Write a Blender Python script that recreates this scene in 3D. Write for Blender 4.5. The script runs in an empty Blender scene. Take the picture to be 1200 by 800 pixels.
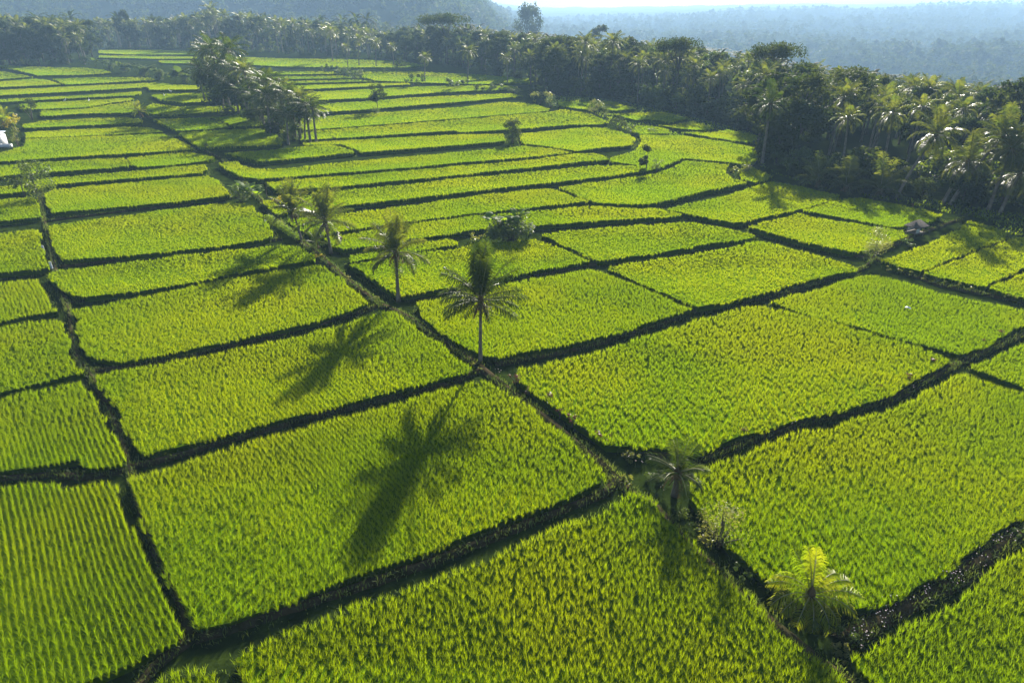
import bpy, math, random
import numpy as np
from mathutils import Vector
from mathutils.geometry import tessellate_polygon

random.seed(7)
rng = np.random.default_rng(7)
SC = bpy.context.scene
COL = SC.collection
PI = math.pi
R = math.radians

# ---------------------------------------------------------------- camera model
F, PITCH, CH = 800.0, R(26.6), 22.0
cs, sn = math.cos(PITCH), math.sin(PITCH)

def ray(px, py):
    u = (px - 600.0) / F
    v = (400.0 - py) / F
    return u, cs + v * sn, -sn + v * cs

def P(px, py, z=0.0):
    a, b, c = ray(px, py)
    t = (CH - z) / -c
    return np.array((a * t, b * t, z))

def z_at(Y, py):                       # height seen at picture row py, at distance Y
    a, b, c = ray(600, py)
    return CH + c / b * Y

def px_size(px, py, npx):              # metres covered by npx pixels at ground point under (px,py)
    p = P(px, py)
    depth = p[1] * cs + CH * sn
    return npx * depth / F

def project(p):
    x, y, z = p[0], p[1], p[2] - CH
    f = y * cs - z * sn
    up = y * sn + z * cs
    return 600 + F * x / f, 400 - F * up / f

cam = bpy.data.cameras.new('camera')
cam.lens = 24.0
cam.sensor_width = 36.0
cam.clip_end = 20000
cam.clip_start = 0.3
co = bpy.data.objects.new('camera', cam)
co.location = (0, 0, CH)
co.rotation_euler = (PI / 2 - PITCH, 0, 0)
COL.objects.link(co)
SC.camera = co

# ---------------------------------------------------------------- light
SUN_EL, SUN_AZ = R(21.5), R(14.5)      # azimuth measured from +Y towards +X
W = bpy.data.worlds.new('World')
SC.world = W
W.use_nodes = True
nt = W.node_tree
sky = nt.nodes.new('ShaderNodeTexSky')
sky.sky_type = 'NISHITA'
sky.sun_disc = False
sky.sun_elevation = SUN_EL
sky.sun_rotation = SUN_AZ
bg = nt.nodes['Background']
nt.links.new(sky.outputs[0], bg.inputs[0])
bg.inputs[1].default_value = 0.05
sl = bpy.data.lights.new('sun', 'SUN')
sl.energy = 5.0
sl.angle = R(0.5)
sl.color = (1.0, 0.93, 0.80)
so = bpy.data.objects.new('sun', sl)
d = Vector((math.sin(SUN_AZ) * math.cos(SUN_EL), math.cos(SUN_AZ) * math.cos(SUN_EL), math.sin(SUN_EL)))
so.rotation_euler = d.to_track_quat('Z', 'Y').to_euler()
so.location = (60, 200, 90)
COL.objects.link(so)
SC.view_settings.view_transform = 'Standard'
SC.view_settings.look = 'None'
SC.view_settings.gamma = 1.0
SC.view_settings.exposure = 1.68
SC.render.engine = 'CYCLES'
SC.cycles.volume_bounces = 1
SC.cycles.max_bounces = 8
SC.cycles.transmission_bounces = 6
SC.cycles.transparent_max_bounces = 8

# ---------------------------------------------------------------- materials
def newmat(name):
    m = bpy.data.materials.new(name)
    m.use_nodes = True
    t = m.node_tree
    for n in list(t.nodes):
        t.nodes.remove(n)
    return m, t

def noise_mix(t, scale, c1, c2, lo=0.35, hi=0.65, detail=3.0, obj=False):
    tc = t.nodes.new('ShaderNodeTexCoord') if obj else t.nodes.new('ShaderNodeNewGeometry')
    src = tc.outputs['Object'] if obj else tc.outputs['Position']
    nz = t.nodes.new('ShaderNodeTexNoise')
    nz.inputs['Scale'].default_value = scale
    nz.inputs['Detail'].default_value = detail
    t.links.new(src, nz.inputs['Vector'])
    mr = t.nodes.new('ShaderNodeMapRange')
    mr.inputs[1].default_value = lo
    mr.inputs[2].default_value = hi
    t.links.new(nz.outputs['Fac'], mr.inputs[0])
    mx = t.nodes.new('ShaderNodeMix')
    mx.data_type = 'RGBA'
    t.links.new(mr.outputs[0], mx.inputs[0])
    for sock, c in ((mx.inputs[6], c1), (mx.inputs[7], c2)):
        if hasattr(c, 'links'):
            t.links.new(c, sock)
        else:
            sock.default_value = (*c, 1)
    return mx.outputs[2]

def leafmat(name, dif, dif2, tr, tr2, fac=0.5, rough=0.45, spec=0.4, s1=0.12, s2=1.6, bigfac=True):
    m, t = newmat(name)
    out = t.nodes.new('ShaderNodeOutputMaterial')
    pb = t.nodes.new('ShaderNodeBsdfPrincipled')
    pb.inputs['Roughness'].default_value = rough
    pb.inputs['Specular IOR Level'].default_value = spec
    a = noise_mix(t, s2, dif, dif2)
    t.links.new(a, pb.inputs['Base Color'])
    tl = t.nodes.new('ShaderNodeBsdfTranslucent')
    b = noise_mix(t, s1, tr, tr2, 0.40, 0.60)
    t.links.new(b, tl.inputs['Color'])
    mx = t.nodes.new('ShaderNodeMixShader')
    mx.inputs[0].default_value = fac
    t.links.new(pb.outputs[0], mx.inputs[1])
    t.links.new(tl.outputs[0], mx.inputs[2])
    t.links.new(mx.outputs[0], out.inputs['Surface'])
    return m

def solid(name, c1, c2=None, rough=0.8, scale=3.0, bump=0.0, bscale=20.0, obj=True, spec=0.3):
    m, t = newmat(name)
    out = t.nodes.new('ShaderNodeOutputMaterial')
    pb = t.nodes.new('ShaderNodeBsdfPrincipled')
    pb.inputs['Roughness'].default_value = rough
    pb.inputs['Specular IOR Level'].default_value = spec
    t.links.new(noise_mix(t, scale, c1, c2 or tuple(x * .6 for x in c1), obj=obj), pb.inputs['Base Color'])
    if bump:
        nz = t.nodes.new('ShaderNodeTexNoise')
        nz.inputs['Scale'].default_value = bscale
        g = t.nodes.new('ShaderNodeNewGeometry')
        t.links.new(g.outputs['Position'], nz.inputs['Vector'])
        bp = t.nodes.new('ShaderNodeBump')
        bp.inputs['Strength'].default_value = bump
        bp.inputs['Distance'].default_value = 0.1
        t.links.new(nz.outputs['Fac'], bp.inputs['Height'])
        t.links.new(bp.outputs[0], pb.inputs['Normal'])
    t.links.new(pb.outputs[0], out.inputs['Surface'])
    return m

M = {}
M['rice'] = leafmat('rice_leaf', (0.065, 0.115, 0.001), (0.100, 0.145, 0.001), (0.28, 0.42, 0.0), (0.41, 0.49, 0.0), 0.55, 0.75, 0.04, 0.075, 1.3)
M['rice_mat'] = solid('rice_understorey', (0.050, 0.100, 0.001), (0.070, 0.120, 0.001), 1.0, 2.0, 0.6, 5.0, obj=False, spec=0.0)
M['palm'] = leafmat('sunlit_palm_leaf', (0.040, 0.062, 0.014), (0.070, 0.085, 0.022), (0.13, 0.18, 0.012), (0.24, 0.26, 0.02), 0.42, 0.42, 0.25, 0.9, 2.2)  # lighter palm leaf copy, sunlit tone of the fronds put into the colour
M['palm_dark'] = leafmat('dark_palm_leaf', (0.030, 0.055, 0.010), (0.055, 0.075, 0.016), (0.06, 0.11, 0.006), (0.12, 0.16, 0.01), 0.38, 0.48, 0.2, 0.9, 2.2)  # darker palm leaf copy for palms painted without that sunlit tone
M['palm_yellow'] = leafmat('yellow_palm_leaf', (0.14, 0.18, 0.01), (0.22, 0.22, 0.015), (0.28, 0.40, 0.005), (0.42, 0.44, 0.01), 0.55, 0.45, 0.25, 0.9, 2.2)
M['palm_dead'] = leafmat('dry_palm_leaf', (0.10, 0.065, 0.03), (0.16, 0.10, 0.04), (0.16, 0.10, 0.03), (0.22, 0.13, 0.03), 0.25, 0.7, 0.3)
M['rachis'] = solid('palm_midrib', (0.30, 0.27, 0.13), (0.20, 0.20, 0.07), 0.35, 2.0, spec=0.6)
M['trunk'] = solid('palm_bark', (0.20, 0.17, 0.13), (0.11, 0.09, 0.07), 0.85, 2.5, 0.5, 9.0)
M['bark'] = solid('tree_bark', (0.12, 0.095, 0.07), (0.06, 0.05, 0.04), 0.9, 2.0, 0.5, 9.0)
M['leaf_dark'] = leafmat('dark_tree_leaf', (0.018, 0.034, 0.010), (0.034, 0.054, 0.012), (0.06, 0.10, 0.01), (0.11, 0.14, 0.01), 0.35, 0.7, 0.04, 0.2, 0.5)
M['leaf_mid'] = leafmat('bush_leaf', (0.045, 0.080, 0.018), (0.075, 0.10, 0.03), (0.13, 0.21, 0.015), (0.2, 0.26, 0.02), 0.4, 0.5, 0.2, 0.4, 1.5)
M['leaf_pale'] = leafmat('airy_tree_leaf', (0.10, 0.12, 0.03), (0.15, 0.14, 0.05), (0.26, 0.32, 0.03), (0.36, 0.36, 0.05), 0.45, 0.45, 0.4, 0.9, 3.0)
M['leaf_yellow'] = leafmat('yellow_bush_leaf', (0.26, 0.22, 0.02), (0.34, 0.26, 0.02), (0.55, 0.48, 0.01), (0.65, 0.50, 0.01), 0.45, 0.45, 0.4)
M['leaf_red'] = leafmat('reddish_leaf', (0.09, 0.03, 0.02), (0.14, 0.06, 0.03), (0.16, 0.05, 0.02), (0.2, 0.08, 0.03), 0.3, 0.5, 0.4)
M['banana'] = leafmat('banana_leaf', (0.06, 0.11, 0.02), (0.09, 0.14, 0.03), (0.26, 0.42, 0.01), (0.36, 0.48, 0.01), 0.45, 0.6, 0.05)
M['banana_far'] = leafmat('dull_banana_leaf', (0.05, 0.09, 0.02), (0.08, 0.11, 0.03), (0.09, 0.15, 0.01), (0.14, 0.20, 0.015), 0.4, 0.6, 0.05)  # banana leaf copy with the glow of sun dimmed in its colour
M['grass'] = leafmat('bund_grass_blade', (0.050, 0.085, 0.018), (0.085, 0.11, 0.03), (0.14, 0.22, 0.02), (0.22, 0.28, 0.03), 0.4, 0.6, 0.2, 0.5, 2.0)
M['ground'] = solid('wet_soil_and_weed', (0.012, 0.022, 0.005), (0.030, 0.048, 0.008), 0.85, 0.9, 0.5, 4.0, obj=False, spec=0.0)
M['bund'] = solid('earth_bund', (0.022, 0.026, 0.008), (0.070, 0.052, 0.030), 0.9, 1.4, 0.6, 7.0, obj=False, spec=0.0)
M['meadow'] = leafmat('meadow_grass', (0.06, 0.11, 0.012), (0.09, 0.13, 0.014), (0.20, 0.32, 0.01), (0.30, 0.38, 0.01), 0.5, 0.6, 0.2)
M['hill'] = solid('forested_slope', (0.010, 0.020, 0.006), (0.03, 0.045, 0.012), 0.95, 0.02, 0, obj=False, spec=0.0)
M['flower'] = solid('pink_white_petals', (0.75, 0.55, 0.60), (0.80, 0.72, 0.66), 0.6, 4.0)
M['white'] = solid('white_plastic', (0.78, 0.79, 0.80), (0.70, 0.72, 0.74), 0.5, 4.0)
M['wood'] = solid('weathered_wood', (0.20, 0.16, 0.12), (0.11, 0.09, 0.07), 0.85, 6.0)
M['thatch'] = solid('dark_thatch', (0.045, 0.04, 0.038), (0.08, 0.07, 0.06), 0.95, 9.0, 0.6, 25.0)
M['wall'] = solid('pale_plaster', (0.62, 0.63, 0.64), (0.50, 0.51, 0.53), 0.85, 2.0)
M['bluesheet'] = solid('grey_blue_roof_sheet', (0.40, 0.46, 0.55), (0.30, 0.35, 0.43), 0.4, 3.0)
M['dark'] = solid('dark_opening', (0.02, 0.02, 0.022), (0.03, 0.03, 0.03), 0.9)

# ---------------------------------------------------------------- mesh helpers
def link(o, parent=None):
    COL.objects.link(o)
    if parent is not None:
        o.parent = parent
    return o

def tag(o, label, cat, group=None, kind=None):
    if label: o['label'] = label
    if cat: o['category'] = cat
    if group: o['group'] = group
    if kind: o['kind'] = kind
    return o

def raw_mesh(name, V, Q, mats, T=None, mi=None, smooth=False):
    """V (n,3); Q (m,4) quads; T (k,3) triangles; mi material index per face (quads first)"""
    me = bpy.data.meshes.new(name)
    V = np.asarray(V, dtype=np.float32).reshape(-1, 3)
    Q = np.asarray(Q, dtype=np.int32).reshape(-1, 4) if Q is not None and len(Q) else np.zeros((0, 4), np.int32)
    T = np.asarray(T, dtype=np.int32).reshape(-1, 3) if T is not None and len(T) else np.zeros((0, 3), np.int32)
    nq, ntr = len(Q), len(T)
    me.vertices.add(len(V))
    me.vertices.foreach_set('co', V.ravel())
    me.loops.add(nq * 4 + ntr * 3)
    me.loops.foreach_set('vertex_index', np.concatenate([Q.ravel(), T.ravel()]))
    me.polygons.add(nq + ntr)
    st = np.concatenate([np.arange(nq) * 4, nq * 4 + np.arange(ntr) * 3]).astype(np.int32)
    me.polygons.foreach_set('loop_start', st)
    if not isinstance(mats, (list, tuple)):
        mats = [mats]
    for m in mats:
        me.materials.append(m)
    if mi is not None:
        me.polygons.foreach_set('material_index', np.asarray(mi, dtype=np.int32))
    if smooth:
        me.polygons.foreach_set('use_smooth', np.ones(nq + ntr, dtype=bool))
    me.update(calc_edges=True)
    me.validate()
    return me

def mobj(name, me, parent=None):
    return link(bpy.data.objects.new(name, me), parent)

def empty(name, loc=(0, 0, 0), rz=0):
    o = bpy.data.objects.new(name, None)
    o.empty_display_size = 0.3
    o.location = loc
    o.rotation_euler = (0, 0, rz)
    return link(o)

class MB:
    """collects pieces into one mesh"""
    def __init__(s):
        s.V, s.Q, s.T, s.qm, s.tm, s.n = [], [], [], [], [], 0
    def add(s, V, Q=None, T=None, m=0):
        V = np.asarray(V, dtype=float).reshape(-1, 3)
        if Q is not None and len(Q):
            Q = np.asarray(Q).reshape(-1, 4)
            s.Q.append(Q + s.n); s.qm.append(np.full(len(Q), m))
        if T is not None and len(T):
            T = np.asarray(T).reshape(-1, 3)
            s.T.append(T + s.n); s.tm.append(np.full(len(T), m))
        s.V.append(V); s.n += len(V)
    def tube(s, pts, rad, n=8, m=0, cap=True):
        pts = np.asarray(pts, float)
        rad = np.broadcast_to(np.asarray(rad, float), (len(pts),))
        tan = np.gradient(pts, axis=0)
        tan /= np.linalg.norm(tan, axis=1)[:, None] + 1e-9
        ref = np.array((0.0, 1.0, 0.0)) if abs(tan[0][2]) > .7 else np.array((0.0, 0.0, 1.0))
        V = []
        for p, t, r in zip(pts, tan, rad):
            a = np.cross(t, ref); a /= np.linalg.norm(a) + 1e-9
            b = np.cross(t, a)
            th = np.arange(n) * 2 * PI / n
            V.append(p + r * (np.cos(th)[:, None] * a + np.sin(th)[:, None] * b))
        V = np.concatenate(V)
        Q = []
        for i in range(len(pts) - 1):
            for k in range(n):
                k2 = (k + 1) % n
                Q.append((i * n + k, i * n + k2, (i + 1) * n + k2, (i + 1) * n + k))
        T = []
        if cap:
            V = np.vstack([V, pts[:1], pts[-1:]])
            c0, c1 = len(V) - 2, len(V) - 1
            for k in range(n):
                T.append((c0, (k + 1) % n, k))
                T.append((c1, (len(pts) - 1) * n + k, (len(pts) - 1) * n + (k + 1) % n))
        s.add(V, Q, T, m)
    def box(s, c, sz, rz=0, m=0):
        x, y, z = (np.array(sz) / 2)
        V = np.array([(i, j, k) for k in (-z, z) for j in (-y, y) for i in (-x, x)])
        ca, sa = math.cos(rz), math.sin(rz)
        V = np.stack([V[:, 0] * ca - V[:, 1] * sa, V[:, 0] * sa + V[:, 1] * ca, V[:, 2]], 1) + np.array(c)
        s.add(V, [(0, 2, 3, 1), (4, 5, 7, 6), (0, 1, 5, 4), (2, 6, 7, 3), (0, 4, 6, 2), (1, 3, 7, 5)], None, m)
    def mesh(s, name, mats, smooth=False):
        return raw_mesh(name, np.concatenate(s.V), np.concatenate(s.Q) if s.Q else None, mats,
                        np.concatenate(s.T) if s.T else None, np.concatenate(s.qm + s.tm), smooth)
    def build(s, name, mats, parent=None, smooth=False):
        return mobj(name, s.mesh(name, mats, smooth), parent)

def copy_tree(o, parent=None):
    c = o.copy()
    link(c, parent)
    for ch in list(o.children):
        copy_tree(ch, c)
    return c
# ---------------------------------------------------------------- terrain
def interp(x, tbl):
    return float(np.interp(x, [a for a, b in tbl], [b for a, b in tbl]))

# picture row of the foot of the woods, and of their skyline, across the picture
EDGE = [(-400, 84), (0, 78), (108, 76), (116, 57), (230, 57), (330, 63), (450, 69), (500, 74), (560, 84), (620, 97), (650, 111),
        (700, 113), (750, 122), (800, 133), (850, 145), (880, 156), (893, 190), (930, 208), (980, 221), (1040, 229),
        (1100, 235), (1150, 243), (1200, 251), (1300, 262), (1600, 290)]
SKYL = [(-200, 6), (0, 8), (40, 12), (100, 18), (200, 17), (260, 5), (330, 16), (400, 22), (455, 34), (500, 26), (560, 28), (600, 30),
        (640, 34), (700, 40), (760, 42), (800, 48), (850, 52), (900, 60), (950, 70), (1000, 76), (1050, 80), (1100, 88),
        (1150, 96), (1185, 96), (1220, 84), (1400, 84)]

def edge_Y(px):
    return P(px, interp(px, EDGE))[1]

eb = [(px, P(px, interp(px, EDGE))) for px in range(-400, 1601, 10)]
e_ang = np.array([p[0] / p[1] for _, p in eb])
e_dst = np.array([p[1] for _, p in eb])
e_sm = np.convolve(np.pad(e_dst, 9, mode='edge'), np.ones(19) / 19, mode='valid')

def terrain_h(x, y):
    x = np.asarray(x, float); y = np.asarray(y, float)
    ang = x / np.maximum(y, 5.0)
    ed = np.maximum(np.interp(ang, e_ang, e_sm), 60)
    s = y - ed - 40
    right = np.clip((ang + 0.17) / 0.22, 0, 1)         # 0 on the left, 1 on the right
    right = right * right * (3 - 2 * right)
    t = np.clip(s / 420.0, 0, 1); t = t * t * (3 - 2 * t)
    low = -48 * t
    t2 = np.clip((y - 1050) / 1300.0, 0, 1); t2 = t2 * t2 * (3 - 2 * t2)
    t4 = np.clip((y - 1300) / 1300.0, 0, 1); t4 = t4 * t4 * (3 - 2 * t4)
    low = low + (40 + 7 * np.sin(ang * 9 + 1) + 5 * np.sin(ang * 23)) * t4 * np.clip((ang - .12) / .3, 0, 1)
    t3 = np.clip((s - 230) / 700.0, 0, 1); t3 = t3 * t3 * (3 - 2 * t3)
    left = -10 * np.clip(s / 100, 0, 1) * (1 - t3) + 98 * t3
    h = left * (1 - right) + low * right
    n = (np.sin(x * .011 + 1.3) * np.sin(y * .009 + .4) + .5 * np.sin(x * .027 + y * .021)) * 5
    h = h + n * np.clip(s / 200, 0, 1)
    # the land falls away gently beyond the sides of the paddies
    return np.where(y < 0, 0, h)

def axis(lim, fine, step, grow):
    a = [0.0]
    while a[-1] < lim:
        st = step if a[-1] < fine else step + (a[-1] - fine) * grow
        a.append(a[-1] + st)
    return np.array(a)
ya = axis(7000, 120, 4, .035)
ys = np.concatenate([-np.array([60, 40, 20]), ya])
xa = axis(6500, 120, 4, .04)
xs = np.concatenate([-xa[:0:-1], xa])
GX, GY = np.meshgrid(xs, ys)
GZ = terrain_h(GX, GY)
GV = np.stack([GX.ravel(), GY.ravel(), GZ.ravel()], 1)
nx = len(xs)
ii, jj = np.meshgrid(np.arange(len(ys) - 1), np.arange(nx - 1), indexing='ij')
q0 = (ii * nx + jj).ravel()
GQ = np.stack([q0, q0 + 1, q0 + 1 + nx, q0 + nx], 1)
cy = GV[GQ].mean(1)
edq = np.interp(cy[:, 0] / np.maximum(cy[:, 1], 5), e_ang, e_dst)
gm = (cy[:, 1] > edq + 12).astype(int)
me = raw_mesh('ground', GV, GQ, [M['ground'], M['hill']], None, gm, True)
g = mobj('ground', me)
tag(g, 'dark wet soil of the rice terraces running out to wooded hills', 'ground', kind='structure')

# ---------------------------------------------------------------- rice
def inside(poly, x, y):
    r = np.zeros(x.shape, bool)
    n = len(poly)
    j = n - 1
    for i in range(n):
        xi, yi = poly[i]; xj, yj = poly[j]
        if yi != yj:
            c = ((yi > y) != (yj > y)) & (x < (xj - xi) * (y - yi) / (yj - yi) + xi)
            r ^= c
        j = i
    return r

def lownoise(x, y, s=1.0):
    x = x * s; y = y * s
    return (np.sin(x * 1.7 + 1.1 * np.sin(y * .9)) + np.sin(y * 2.1 + 1.3 * np.sin(x * 1.2 + 2)) + np.sin((x + y) * 3.1 + np.sin(x * 2.3))) / 3

def tuft_template(nb, r, h, w, seed, segs=2):
    g = np.random.default_rng(seed)
    V, Q = [], []
    for b in range(nb):
        a = 2 * PI * (b + g.uniform(-.3, .3)) / nb
        lean = g.uniform(.45, 1.1) * r
        hh = h * g.uniform(.75, 1.08)
        if b == 0:
            lean *= .15
        dx, dy = math.cos(a), math.sin(a)
        tw = a + PI / 2 + g.uniform(-.7, .7)
        wx, wy = math.cos(tw), math.sin(tw)
        prof = [(0, .18, .55), (.55, .45, 1.0), (1.0, 1.15, .15)] if segs == 2 else [(0, .12, .75), (1.0, 1.0, .35)]
        base = len(V)
        for s, rr, ww in prof:
            z = hh * (s - (.10 * s * s if segs == 2 else 0))
            c = (dx * lean * rr, dy * lean * rr, z)
            V.append((c[0] - wx * w * ww / 2, c[1] - wy * w * ww / 2, c[2]))
            V.append((c[0] + wx * w * ww / 2, c[1] + wy * w * ww / 2, c[2]))
        for k in range(len(prof) - 1):
            Q.append((base + 2 * k, base + 2 * k + 1, base + 2 * k + 3, base + 2 * k + 2))
    return np.array(V), np.array(Q)

LOD = [  # maxY, spacing across rows, along rows, blades, radius, blade width, segs
    (30, .25, .14, 10, .165, .020, 2),
    (50, .25, .155, 9, .175, .025, 2),
    (80, .28, .22, 8, .22, .045, 2),
    (125, .34, .29, 7, .26, .068, 1),
    (200, .50, .44, 7, .36, .105, 1),
    (9999, .78, .72, 6, .52, .18, 1)]
TUFTS = [[tuft_template(nb, r, .36 if i < 2 else .44, w, 10 * i + k, sg) for k in range(5)] for i, (_, _, _, nb, r, w, sg) in enumerate(LOD)]

a0, a1 = P(135, 560), P(215, 745)
ROWDIR = math.atan2(a1[1] - a0[1], a1[0] - a0[0])

HZ = 0.74
OUTL = []
def paddy(pts, label, jit=0.25, rowrot=0.0, hs=1.0):
    pix = [tuple(float(v) for v in p.split(',')) for p in pts.split()]
    poly = [P(x, y, HZ) [:2] for x, y in pix]
    # resample with a slightly uneven outline
    poly = np.array(poly)
    OUTL.append((poly, label))
    dist = poly[:, 1].mean()
    ymin = max(poly[:, 1].min(), 14)
    li = [i for i, l in enumerate(LOD) if (ymin * .6 + dist * .4) < l[0]][0]
    _, sa, sb, nb, rr, ww, sg = LOD[li]
    c = poly.mean(0)
    th = ROWDIR + rowrot
    ux, uy = math.cos(th), math.sin(th)
    rel = poly - c
    a = rel[:, 0] * ux + rel[:, 1] * uy
    b = -rel[:, 0] * uy + rel[:, 1] * ux
    ga = np.arange(a.min(), a.max(), sb)
    gb = np.arange(b.min(), b.max(), sa)
    A, B = np.meshgrid(ga, gb)
    A = A + (np.arange(len(gb)) % 2)[:, None] * sb * .5
    A = A.ravel(); B = B.ravel()
    X0 = c[0] + A * ux - B * uy; Y0 = c[1] + A * uy + B * ux
    wob = lownoise(X0, Y0, .25)
    jj = np.clip(jit * 1.35 + .25 * lownoise(X0 + 40, Y0, .09), 0.05, .6)
    A = A + rng.normal(0, 1, A.shape) * sb * jj
    B = B + rng.normal(0, 1, B.shape) * sa * jj * .8 + wob * .12
    X = c[0] + A * ux - B * uy
    Y = c[1] + A * uy + B * ux
    ex = X + .10 * np.sin(Y * 2.3 + X) ; ey = Y + .10 * np.sin(X * 1.9 - Y)
    k = inside(poly, ex, ey) & (Y > 12) & (np.abs(X) < Y * .86 + 9)
    k &= rng.random(k.shape) > .015
    X, Y = X[k], Y[k]
    n = len(X)
    sc = (1.0 + .08 * lownoise(X, Y, .35) + .09 * lownoise(X, Y, .8) + .06 * lownoise(X + 9, Y, 2.6) + rng.normal(0, .075 if li < 2 else .055, n)) * hs
    rot = rng.uniform(0, 2 * PI, n)
    idx = rng.integers(0, 5, n)
    z0 = .34 if li < 2 else .27
    VV, QQ, off = [], [], 0
    for t in range(5):
        tv, tq = TUFTS[li][t]
        s = idx == t
        if not s.any():
            continue
        x, y, r, q = X[s], Y[s], rot[s], sc[s]
        cr, sr = np.cos(r)[:, None], np.sin(r)[:, None]
        vx = (tv[:, 0] * cr - tv[:, 1] * sr) + x[:, None]
        vy = (tv[:, 0] * sr + tv[:, 1] * cr) + y[:, None]
        vz = tv[None, :, 2] * q[:, None] + z0
        v = np.stack([vx, vy, vz], 2).reshape(-1, 3)
        qq = (tq[None] + (np.arange(len(x)) * len(tv))[:, None, None]).reshape(-1, 4) + off
        off += len(v)
        VV.append(v); QQ.append(qq)
    # dense understorey of leaf sheaths: a closed slab a little inside the outline
    prev, nxt = np.roll(poly, 1, 0), np.roll(poly, -1, 0)
    area = .5 * np.sum(poly[:, 0] * nxt[:, 1] - nxt[:, 0] * poly[:, 1])
    sgn = 1 if area > 0 else -1
    e1 = poly - prev; e2 = nxt - poly
    n1 = np.stack([-e1[:, 1], e1[:, 0]], 1) / (np.linalg.norm(e1, axis=1)[:, None] + 1e-6)
    n2 = np.stack([-e2[:, 1], e2[:, 0]], 1) / (np.linalg.norm(e2, axis=1)[:, None] + 1e-6)
    nn = n1 + n2; nn /= np.linalg.norm(nn, axis=1)[:, None] + 1e-6
    ins = poly + sgn * nn * .16
    top = (.41, .43, .49, .53, .55, .56)[li]
    nv = len(ins)
    V = np.concatenate([np.c_[ins, np.full(nv, top)], np.c_[ins, np.full(nv, -.02)]])
    T = tessellate_polygon([[Vector((p[0], p[1], 0)) for p in ins]])
    T = np.array(T).reshape(-1, 3)
    Qs = np.array([(i, (i + 1) % nv, nv + (i + 1) % nv, nv + i) for i in range(nv)])
    VV.append(V); Qs = Qs + off; T = T + off
    Qn = sum(len(q) for q in QQ)
    Qall = np.concatenate(QQ + [Qs])
    mi = np.concatenate([np.zeros(Qn), np.ones(len(Qs) + len(T))])
    me = raw_mesh('rice_paddy', np.concatenate(VV), Qall, [M['rice'], M['rice_mat']], T, mi)
    o = mobj('rice_paddy', me)
    tag(o, label, 'rice paddy', 'terraced rice paddies')
    return n

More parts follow.
